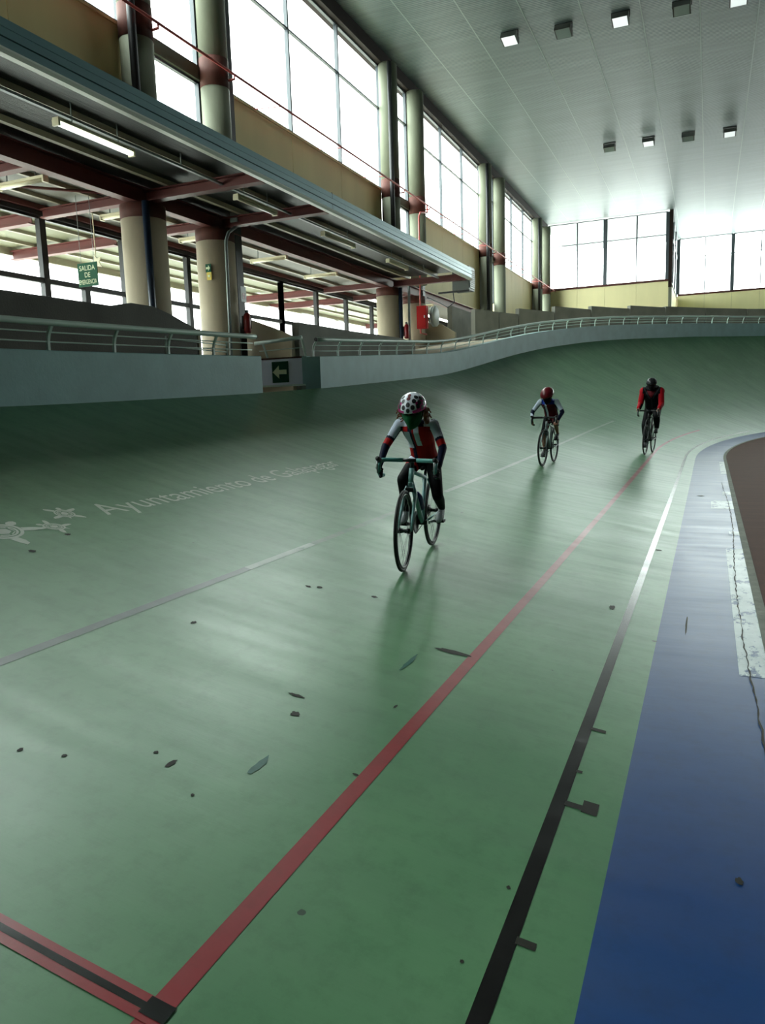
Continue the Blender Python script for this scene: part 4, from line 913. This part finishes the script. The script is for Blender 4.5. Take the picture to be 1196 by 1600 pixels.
def rider(label, mw, g, q):
    root = thing('person', label, 'person', (0, 0, 0), 'riders on the track'); root.matrix_world = mw
    sc = q['sc']; hip = g['seat'] + V(q.get('hipx', .02), 0, .075*sc); sh = V(*q['shoulder']); hw, sw = q['hipw'], q['shw']
    legs = {}; arms = {}
    for s_ in (-1, 1):
        h0 = hip + V(0, hw*s_, .0); pd = g['pedals'][s_]; tilt = q['foot'][s_]
        ank = pd + V(-.085*sc*math.cos(tilt) - .02*sc, 0, .075*sc + .085*sc*math.sin(tilt)); kn = ik(h0, ank, q['thigh'], q['shin'], V(1, .12*s_, .35)); legs[s_] = (h0, kn, ank, pd, tilt)
        s0 = sh + V(0, sw*s_, 0); kind = q['grip']; gp = g['grips'][kind, s_]; wr = gp + V(*q['wrist']) * V(1, s_, 1); el = ik(s0, wr, q['uarm'], q['farm'], V(*q['elbow']) * V(1, s_, 1)); arms[s_] = (s0, el, wr, gp)
    hc = V(*q['head']); F = face_frame(*q['face']); hr = q['hr']
    H = lambda x_, y_, z_: hc + F @ (V(x_, y_, z_)*hr)
    bulk = q.get('bulk', 0.0)
    def torso(mb, k=0.0, top=True):
        sp = lerp(hip, sh, .5) + V(-.02, 0, .03)*sc
        mb.tube([hip + V(-.03, 0, -.07)*sc, hip + V(-.02, 0, 0), lerp(hip, sp, .6), sp, lerp(sp, sh, .6), sh + V(0, 0, -.015), sh + (sh - sp)*.12], [x_*sc + k for x_ in (.10, .145, .135, .14, .165, .165, .08)], 16, side=(0, 1, 0), rb=[x_*sc + k for x_ in (.09, .115, .105, .105, .112, .09, .05)])
        for s_ in (-1, 1): ell(mb, sh + V(-.005, sw*.92*s_, -.012), (.058*sc + k, .062*sc + k, .056*sc + k))
    def arm(mb, s_, k=0.0, to=1.0):
        s0, el, wr, gp = arms[s_]; mb.capsule(s0, el, .050*sc + k, .038*sc + k); 
        if to > .5: mb.capsule(el, lerp(el, wr, (to - .5)*2), .038*sc + k, (.038 - .013*(to - .5)*2)*sc + k)
    def leg(mb, s_, k=0.0, to=1.0):
        h0, kn, an, pd, tl = legs[s_]; a1 = lerp(h0, kn, min(1, to*2)); mb.capsule(h0, a1, .082*sc + k, (.082 - .027*min(1, to*2))*sc + k)
        if to > .5:
            t2 = (to - .5)*2; mid_ = lerp(kn, an, .38) + V(-.018, 0, 0)*sc
            if t2 <= .38: mb.capsule(kn, lerp(kn, mid_, t2/.38), .054*sc + k, .050*sc + k)
            else: mb.capsule(kn, mid_, .054*sc + k, .050*sc + k); mb.capsule(mid_, lerp(mid_, an, (t2 - .38)/.62), .050*sc + k, (.050 - .02*(t2 - .38)/.62)*sc + k)
    # --- body: one continuous skin
    mb = MB(); torso(mb, -.006)
    for s_ in (-1, 1):
        arm(mb, s_, -.005); leg(mb, s_, -.005); h0, kn, an, pd, tl = legs[s_]; d = V(math.cos(tl), 0, -math.sin(tl))
        mb.capsule(an + V(0, 0, -.03*sc), pd + d*.03*sc + V(0, 0, .02*sc), .026*sc, .022*sc)
        hand(mb, arms[s_][3], q['gax'] if q['grip'] != 'top' else V(0, 1, .0), arms[s_][2], q['hsc'], q.get('ts', 1))
    nb = sh + V(.0, 0, .02)*sc; mb.capsule(nb, H(-.15, 0, -.55), .05*sc, .046*sc)
    ell(mb, H(-.08, 0, .18), (hr*.98, hr*.80, hr*.92), F); ell(mb, H(.18, 0, -.42), (hr*.66, hr*.62, hr*.62), F)
    mb.capsule(H(.30, 0, -.80), H(.58, 0, -.82), hr*.26, hr*.24); mb.capsule(H(.85, 0, .05), H(.98, 0, -.26), hr*.10, hr*.17)
    for s_ in (-1, 1): ell(mb, H(-.05, .80*s_, -.10), (hr*.16, hr*.08, hr*.24), F); ell(mb, H(.56, .36*s_, -.25), (hr*.17, hr*.17, hr*.16), F)
    mb.capsule(H(.80, -.3, .22), H(.80, .3, .22), hr*.14, hr*.14)
    blob('body', mb, .0065, M[q['skin']], root, smooth_it=3)
    for s_ in (-1, 1): e = MB(); ell(e, H(.80, .36*s_, .04), (hr*.14, hr*.17, hr*.11), F); local_part(e, 'eye', M['eye_dark'], root)
    e = MB(); e.tube([H(.84, -.25, -.52), H(.90, 0, -.50), H(.84, .25, -.52)], hr*.05, 6); local_part(e, 'mouth', M['lip_red'], root)
    # --- clothes
    mb = MB(); torso(mb, .004 + bulk)
    for s_ in (-1, 1): arm(mb, s_, .004 + bulk*.6, q['sleeve'])
    mb.capsule(nb, lerp(nb, H(-.15, 0, -.55), .45), .056*sc, .054*sc)
    blob(q['top_name'], mb, .008, [M[m] for m in q['top_m']], root, (lambda p: q['top_pat'](p, sh, hip, arms)), 3)
    mb = MB(); mb.tube([hip + V(-.04, 0, -.085)*sc, hip + V(-.02, 0, -.02), hip + V(.0, 0, .05)*sc], [.11*sc, .152*sc, .146*sc], 16, side=(0, 1, 0), rb=[.095*sc, .122*sc, .117*sc])
    for s_ in (-1, 1): leg(mb, s_, .005 + q.get('lbulk', 0), q['pant'])
    blob(q['pant_name'], mb, .008, [M[m] for m in q['pant_m']], root, (lambda p: q['pant_pat'](p, hip, legs)) if q.get('pant_pat') else None, 3)
    for s_ in (-1, 1):
        h0, kn, an, pd, tl = legs[s_]; d = V(math.cos(tl), 0, -math.sin(tl)); n_ = V(math.sin(tl), 0, math.cos(tl)); o_ = pd + n_*.004; L = .125*sc
        mb = MB(); mb.tube([o_ - d*L*.98 + n_*.04*sc, o_ - d*L*.85 + n_*.042*sc, o_ - d*L*.35 + n_*.045*sc, o_ + d*L*.25 + n_*.034*sc, o_ + d*L*.62 + n_*.024*sc, o_ + d*L*.80 + n_*.02*sc], [x_*sc for x_ in (.018, .034, .036, .044, .034, .014)], 14, side=(0, 1, 0), rb=[x_*sc for x_ in (.03, .044, .047, .035, .024, .012)])
        mb.capsule(o_ - d*L*.55 + n_*.05*sc, an + V(0, 0, .012*sc), .038*sc, .036*sc)
        sh_ = blob('shoe', mb, .007, M[q['shoe']], root, smooth_it=2)
        sl = MB(); sl.tube([o_ - d*L*.98 + n_*.005, o_ - d*L*.4 + n_*.004, o_ + d*L*.25 + n_*.003, o_ + d*L*.78 + n_*.006], [x_*sc for x_ in (.024, .034, .043, .018)], 12, side=(0, 1, 0), rb=.009*sc); sl.build('sole', M['tyre'], sh_, True, local=True)
        for f_ in (-.05, .18): c_ = o_ + d*L*f_ + n_*(.072 - .08*(f_ + .05))*sc; MB().tube([c_ + V(0, -.034*sc, -.02*sc), c_ + V(0, 0, .005*sc), c_ + V(0, .034*sc, -.02*sc)], .007*sc, 6).build('strap', M[q.get('strap', 'white')], sh_, True, local=True)
    if q.get('glove'):
        for s_ in (-1, 1):
            mb = MB(); hand(mb, arms[s_][3], q['gax'] if q['grip'] != 'top' else V(0, 1, 0), arms[s_][2], q['hsc']*1.14, q.get('ts', 1)); mb.capsule(arms[s_][2], lerp(arms[s_][2], arms[s_][1], .18), .028*sc, .03*sc); blob('glove', mb, .005, M[q['glove']], root, smooth_it=2)
    return root, H, F, hr, dict(sh=sh, hip=hip, arms=arms, legs=legs)
bmat('skin_pale', srgb(176, 128, 106), .55); bmat('skin_tan', srgb(150, 104, 82), .55); bmat('eye_dark', srgb(24, 18, 16), .3); bmat('lip_red', srgb(130, 66, 60), .5)
bmat('navy', srgb(18, 24, 48), .6, spec=.12); bmat('jersey_white', srgb(186, 198, 214), .6, spec=.12); bmat('jersey_red', srgb(168, 26, 26), .6, spec=.12); bmat('jersey_blue', srgb(34, 60, 150), .6, spec=.12); bmat('maroon', srgb(96, 26, 34), .6, spec=.12)
bmat('cloth_black', srgb(11, 12, 15), .7, spec=.12); bmat('cloth_char', srgb(44, 46, 50), .7, spec=.12); bmat('shoe_grey', srgb(150, 158, 162), .5); bmat('shoe_black', srgb(36, 38, 42), .5); bmat('sleeve_red', srgb(160, 16, 28), .7, spec=.12)
bmat('mask_green', srgb(20, 84, 50), .7, spec=.12); bmat('mask_black', srgb(14, 14, 16), .7, spec=.12); bmat('helmet_white', srgb(214, 220, 230), .25); bmat('helmet_pink', srgb(196, 52, 128), .25); bmat('helmet_red', srgb(96, 6, 18), .28); bmat('helmet_black', srgb(18, 18, 20), .3)
bmat('vent_black', srgb(10, 12, 22), .5); bmat('vent_red', srgb(96, 8, 24), .45); bmat('hair_auburn', srgb(120, 66, 34), .55); bmat('hair_dark', srgb(30, 22, 18), .55)

def helmet(root, H, F, hr, cols, pat, vents=True, vent_m='vent_black', sz=1.0):
    """half shell round the skull: front lobe, open underside, vents, strap"""
    n, m = 40, 16; mb = MB(); a, b_, c = 1.30*sz, 1.02*sz, 1.06*sz
    def pt(th, ph, k=1.0):
        low = -.02 + .10*math.cos(ph) if True else 0
        z = math.cos(th); r = math.sin(th); x_ = a*r*math.cos(ph) - .10; y_ = b_*r*math.sin(ph)
        return H(x_*k, y_*k, .16 + c*z*k)
    tm = 1.62
    for i in range(m + 1):
        th = .02 + (tm - .02)*i/m
        for j in range(n): mb.v.append(tuple(pt(th, 2*math.pi*j/n)))
    k0 = len(mb.v)
    for i in range(m + 1):
        th = .02 + (tm - .02)*i/m
        for j in range(n): mb.v.append(tuple(pt(th, 2*math.pi*j/n, .9)))
    for i in range(m):
        for j in range(n):
            q_ = (i*n+j, (i+1)*n+j, (i+1)*n+(j+1)%n, i*n+(j+1)%n); mb.f.append(q_); th = .02 + (tm - .02)*(i + .5)/m; mb.m.append(pat(th, 2*math.pi*(j + .5)/n if j + .5 < n/2 else 2*math.pi*(j + .5)/n - 2*math.pi))
            mb.f.append(tuple(k0 + x_ for x_ in reversed(q_))); mb.m.append(len(cols) - 1)
    for j in range(n): mb.f.append((m*n + j, k0 + m*n + j, k0 + m*n + (j+1)%n, m*n + (j+1)%n)); mb.m.append(len(cols) - 1)
    h_ = mb.build('helmet', [M[x_] for x_ in cols], root, True, local=True)
    if vents:
        rows = [(.30, [0], .12), (.58, [-.95, 0, .95], .12), (.82, [-1.35, -.55, .55, 1.35], .125), (1.02, [-1.65, -1.0, 0, 1.0, 1.65], .125), (1.22, [-1.4, -.78, -.36, .36, .78, 1.4], .125), (1.40, [-1.1, 0, 1.1], .115), (.55, [2.3, -2.3], .12)]
        for th, phs, s_ in rows:
            s_ *= 1.3
            for ph in phs:
                v = MB(); cen = np.array(pt(th, ph, 1.012)); e1 = np.array(pt(th + .05, ph, 1.012)) - cen; e1 /= np.linalg.norm(e1); e2 = np.array(pt(th, ph + .05, 1.012)) - cen; e2 /= np.linalg.norm(e2); nn = np.cross(e1, e2)
                pts = [pt(th + s_*1.0*math.cos(t_), ph + s_*.9*math.sin(t_)/max(.35, math.sin(th)), 1.014) for t_ in np.linspace(0, 2*math.pi, 14, endpoint=False)]
                v.v = [tuple(p) for p in pts] + [tuple(np.array(pt(th, ph, 1.02)))]; v.f = [(i, (i+1) % 14, 14) for i in range(14)]; v.m = [0]*14
                red = vent_m == 'vent_black' and ph == 0 and th < .7
                v.build('vent', M['vent_red' if red else vent_m], h_, True, local=True)
    for s_ in (-1, 1): MB().tube([H(.1, .86*s_, .0), H(.25, .72*s_, -.6), H(.38, .2*s_, -1.04)], hr*.05, 6).build('chin_strap', M['cloth_black'], root, True, local=True)
    return h_
def mask(root, H, F, hr, m, drop=1.0):
    mb = MB(); n = 9; rows = [(.02, .74), (-.25, .76), (-.55, .72), (-.88, .62), (-1.2*drop, .40)]
    for z, w_ in rows:
        for j in range(n):
            t_ = -1 + 2*j/(n-1); y_ = w_*t_; x_ = 1.22 - .90*abs(t_)**1.7 - (.12 if z < -.8 else 0) - (.18 if z > -.1 and abs(t_) > .2 else 0); mb.v.append(tuple(H(x_, y_, z)))
    for i in range(len(rows) - 1):
        for j in range(n - 1): mb.f.append((i*n+j, i*n+j+1, (i+1)*n+j+1, (i+1)*n+j)); mb.m.append(0)
    o = mb.build('face_mask', M[m], root, True, local=True); sm = o.modifiers.new('thickness', 'SOLIDIFY'); sm.thickness = .003; sm.offset = 1
    for s_ in (-1, 1): MB().tube([H(.30, .74*s_, -.1), H(-.02, .88*s_, .0)], hr*.03, 5).build('ear_loop', M[m], o, True, local=True)

# ---- rider 1: child with the spotted pink and white helmet
b1, mw1, g1 = bicycle('pale teal child road bicycle with teal bar tape, nearest the camera', (632, 893), (677, 852), .30, 1.5, 'celeste_frame', 'celeste_frame', 'celeste', math.radians(4), .42, .80, .70, steer=math.radians(3), bottle='bottle_blue', tube_r=.016)
def pat1(p, sh, hip, arms):
    x_, y_, z_ = p; ax = abs(y_); s_ = 1 if y_ > 0 else -1; s0, el, wr, gp = arms[s_]
    d = el - s0; t_ = (p - s0).dot(d)/d.dot(d); off = np.linalg.norm(p - (s0 + d*np.clip(t_, 0, 1)))
    onarm = ax > .115 and off < .062
    if onarm:
        if t_ > .72 and t_ < .95: return 2
        v_ = p - (s0 + d*np.clip(t_, 0, 1)); v_ = v_/(np.linalg.norm(v_) + 1e-9)
        if -.1 < t_ < .62 and v_.dot(V(.72, -.30*s_, .62)) > .38: return 1
        return 0
    if x_ > sh[0] - .35 and p[0] - lerp(hip, sh, .5)[0] > -.25:
        zz = (z_ - hip[2])/(sh[2] - hip[2])
        if zz > .93: return 1 if ax > .065 and x_ > sh[0] + .0 else 0
        if abs(y_ - .005) < .020 and zz > .42: return 1
        if y_ < -.045 and .35 < zz < .8 and y_ > -.10: return 1
        if -.06 < y_ < -.03: return 0
        if -.10 < y_ < .12 and zz > .02: return 2
    return 0
q1 = dict(sc=.74, hipw=.065, shw=.135, shoulder=(.085, 0, 1.055), thigh=.305, shin=.295, uarm=.215, farm=.20, head=(.20, 0, 1.165), face=(.30, 0, .03), hr=.100, grip='hook', wrist=(-.045, .012, .045), elbow=(-.25, .55, -.3), gax=V(.35, 0, -.94), hsc=.80,
          skin='skin_pale', sleeve=.97, top_name='jersey', top_m=['navy', 'jersey_white', 'jersey_red'], top_pat=pat1, pant=.97, pant_name='leggings', pant_m=['cloth_black', 'jersey_red', 'jersey_white'],
          pant_pat=(lambda p, hip, legs: 1 if (p[1] < 0 and .36 < (p - legs[-1][0]).dot(legs[-1][1] - legs[-1][0])/((legs[-1][1] - legs[-1][0])**2).sum() < .46) else (2 if (p[1] < -.05 and .12 < (p - legs[-1][0]).dot(legs[-1][1] - legs[-1][0])/((legs[-1][1] - legs[-1][0])**2).sum() < .34 and p[2] > legs[-1][0][2] - .01) else 0)),
          shoe='shoe_grey', foot={-1: .15, 1: .35}, glove='cloth_char', hipx=.03)
r1, H1, F1, hr1, j1 = rider('child in navy, white and red jersey and green mask on the nearest bicycle', mw1, g1, q1)
helmet(r1, H1, F1, hr1, ['helmet_white', 'helmet_pink', 'cloth_black'], lambda th, ph: 1 if (abs(ph) > .62 and (th > .95)) or (th > 1.42 and abs(ph) > .38) or abs(ph) > 1.15 and th > .8 else 0, sz=1.03)
mask(r1, H1, F1, hr1, 'mask_green')
for s_ in (-1, 1):
    mb = MB()
    for i in range(9 if s_ > 0 else 6): mb.ball(H1(-.15 - .12*(i % 3), (.92 + .07*(i % 2))*s_, .05 - .14*i + (.25 if s_ < 0 else 0)), hr1*.26, hr1*.2, hr1*.24, 10)
    blob('hair', mb, .006, M['hair_auburn'], r1, smooth_it=1)
for s_ in (-1, 1):
    for i in range(4):
        c = H1(-.2, (1.0 + .08*(i % 2))*s_, -.15 - .2*i); MB().tube([c + V(0, hr1*.25*math.cos(a)*s_, hr1*.2*math.sin(a)) for a in np.linspace(0, 4.6, 9)], hr1*.055, 6).build('curl', M['hair_auburn'], r1, True, local=True)

# ---- rider 2: child with the red helmet
b2, mw2, g2 = bicycle('small grey road bicycle under the child with the red helmet', (848, 729), (866, 722), .295, 1.5, 'grey_frame', 'grey_frame', 'tape_black', math.radians(-100), .40, .78, .70, steer=math.radians(-2), tube_r=.016)
def pat2(p, sh, hip, arms):
    y_ = p[1]; ax = abs(y_); zz = (p[2] - hip[2])/(sh[2] - hip[2]); s_ = 1 if y_ > 0 else -1; s0, el, wr, gp = arms[s_]; d = el - s0; t_ = (p - s0).dot(d)/d.dot(d)
    if ax > .105:
        v_ = p - (s0 + d*np.clip(t_, 0, 1)); v_ = v_/(np.linalg.norm(v_) + 1e-9)
        if -.15 < t_ < .85 and v_.dot(V(.72, -.30*s_, .62)) > .3: return 1
        if t_ > 1.15 and s_ < 0: return 1
        return 0
    if zz > .82: return 2
    if -.055 < y_ < -.02: return 1
    if y_ > -.02 or y_ < -.075: return 3
    return 0
q2 = dict(sc=.80, hipw=.068, shw=.13, shoulder=(.10, 0, 1.04), thigh=.315, shin=.305, uarm=.215, farm=.20, head=(.205, 0, 1.135), face=(.55, -.25, .0), hr=.099, grip='hook', wrist=(-.045, .012, .045), elbow=(-.25, .6, -.3), gax=V(.35, 0, -.94), hsc=.80,
          skin='skin_tan', sleeve=.97, top_name='jersey', top_m=['navy', 'jersey_white', 'jersey_blue', 'maroon'], top_pat=pat2, pant=.43, pant_name='shorts', pant_m=['cloth_black', 'maroon'], pant_pat=lambda p, hip, legs: 1 if abs(p[1]) < .07 and p[0] > hip[0] + .08 else 0,
          shoe='shoe_black', foot={-1: .25, 1: .3}, hipx=.03)
r2, H2, F2, hr2, j2 = rider('child in blue and maroon jersey with bare legs riding in the middle distance', mw2, g2, q2)
helmet(r2, H2, F2, hr2, ['helmet_red', 'helmet_red', 'cloth_black'], lambda th, ph: 0, True, 'vent_red', 1.05); mask(r2, H2, F2, hr2, 'mask_black')
mb = MB(); mb.ball(H2(-.5, 0, -.2), hr2*.5, hr2*.72, hr2*.5); blob('hair', mb, .008, M['hair_dark'], r2)

# ---- rider 3: adult in red sleeves
b3, mw3, g3 = bicycle('black adult road bicycle on the red line, farthest of the three', (1008, 711), (1020, 707), .335, 2.0, 'bike_black', 'bike_black', 'tape_black', math.radians(-92), .42, .96, .93, steer=0, tube_r=.018)
def pat3(p, sh, hip, arms):
    s_ = 1 if p[1] > 0 else -1; s0, el, wr, gp = arms[s_]; d = el - s0; t_ = (p - s0).dot(d)/d.dot(d); ax = abs(p[1])
    if ax > .185 or (t_ > .25 and ax > .16 and np.linalg.norm(p - (s0 + d*np.clip(t_, 0, 1))) < .085): return 1
    zz = (p[2] - hip[2])/(sh[2] - hip[2])
    if zz > .55 and abs(ax - (.03 + (zz - .55)*.22)) < .016: return 2
    if zz > .62 and ax < (zz - .55)*.22: return 3
    if ax < .006: return 2
    return 0
q3 = dict(sc=1.0, hipw=.085, shw=.185, shoulder=(.04, 0, 1.40), thigh=.44, shin=.43, uarm=.30, farm=.26, head=(.14, 0, 1.545), face=(.25, 0, 0), hr=.108, grip='hood', wrist=(-.055, .0, .045), elbow=(-.5, .12, -.4), bulk=.035, lbulk=.014, gax=V(1, 0, .05), hsc=1.0,
          skin='skin_pale', sleeve=.93, top_name='jacket', top_m=['cloth_black', 'sleeve_red', 'cloth_char', 'maroon'], top_pat=pat3, pant=.97, pant_name='trousers', pant_m=['cloth_black'], shoe='shoe_black', strap='shoe_grey', foot={-1: .2, 1: .25}, hipx=.03)
r3, H3, F3, hr3, j3 = rider('adult in black jacket with red sleeves and black trousers on the red line', mw3, g3, q3)
helmet(r3, H3, F3, hr3, ['helmet_black', 'helmet_black', 'cloth_black'], lambda th, ph: 0, True, 'cloth_char', 1.04); mask(r3, H3, F3, hr3, 'mask_black')
mb = MB(); mb.ball(H3(-.55, 0, -.25), hr3*.45, hr3*.72, hr3*.5); blob('hair', mb, .008, M['hair_dark'], r3)
# hood collar of the jacket
cl = MB(); shc = j3['sh']; cl.tube([shc + V(.09*math.cos(a) - .02, .125*math.sin(a), .06 - .035*math.cos(a)) for a in np.linspace(0, 2*math.pi, 16, endpoint=False)], .036, 8, closed=True); local_part(cl, 'hood', M['cloth_black'], r3)
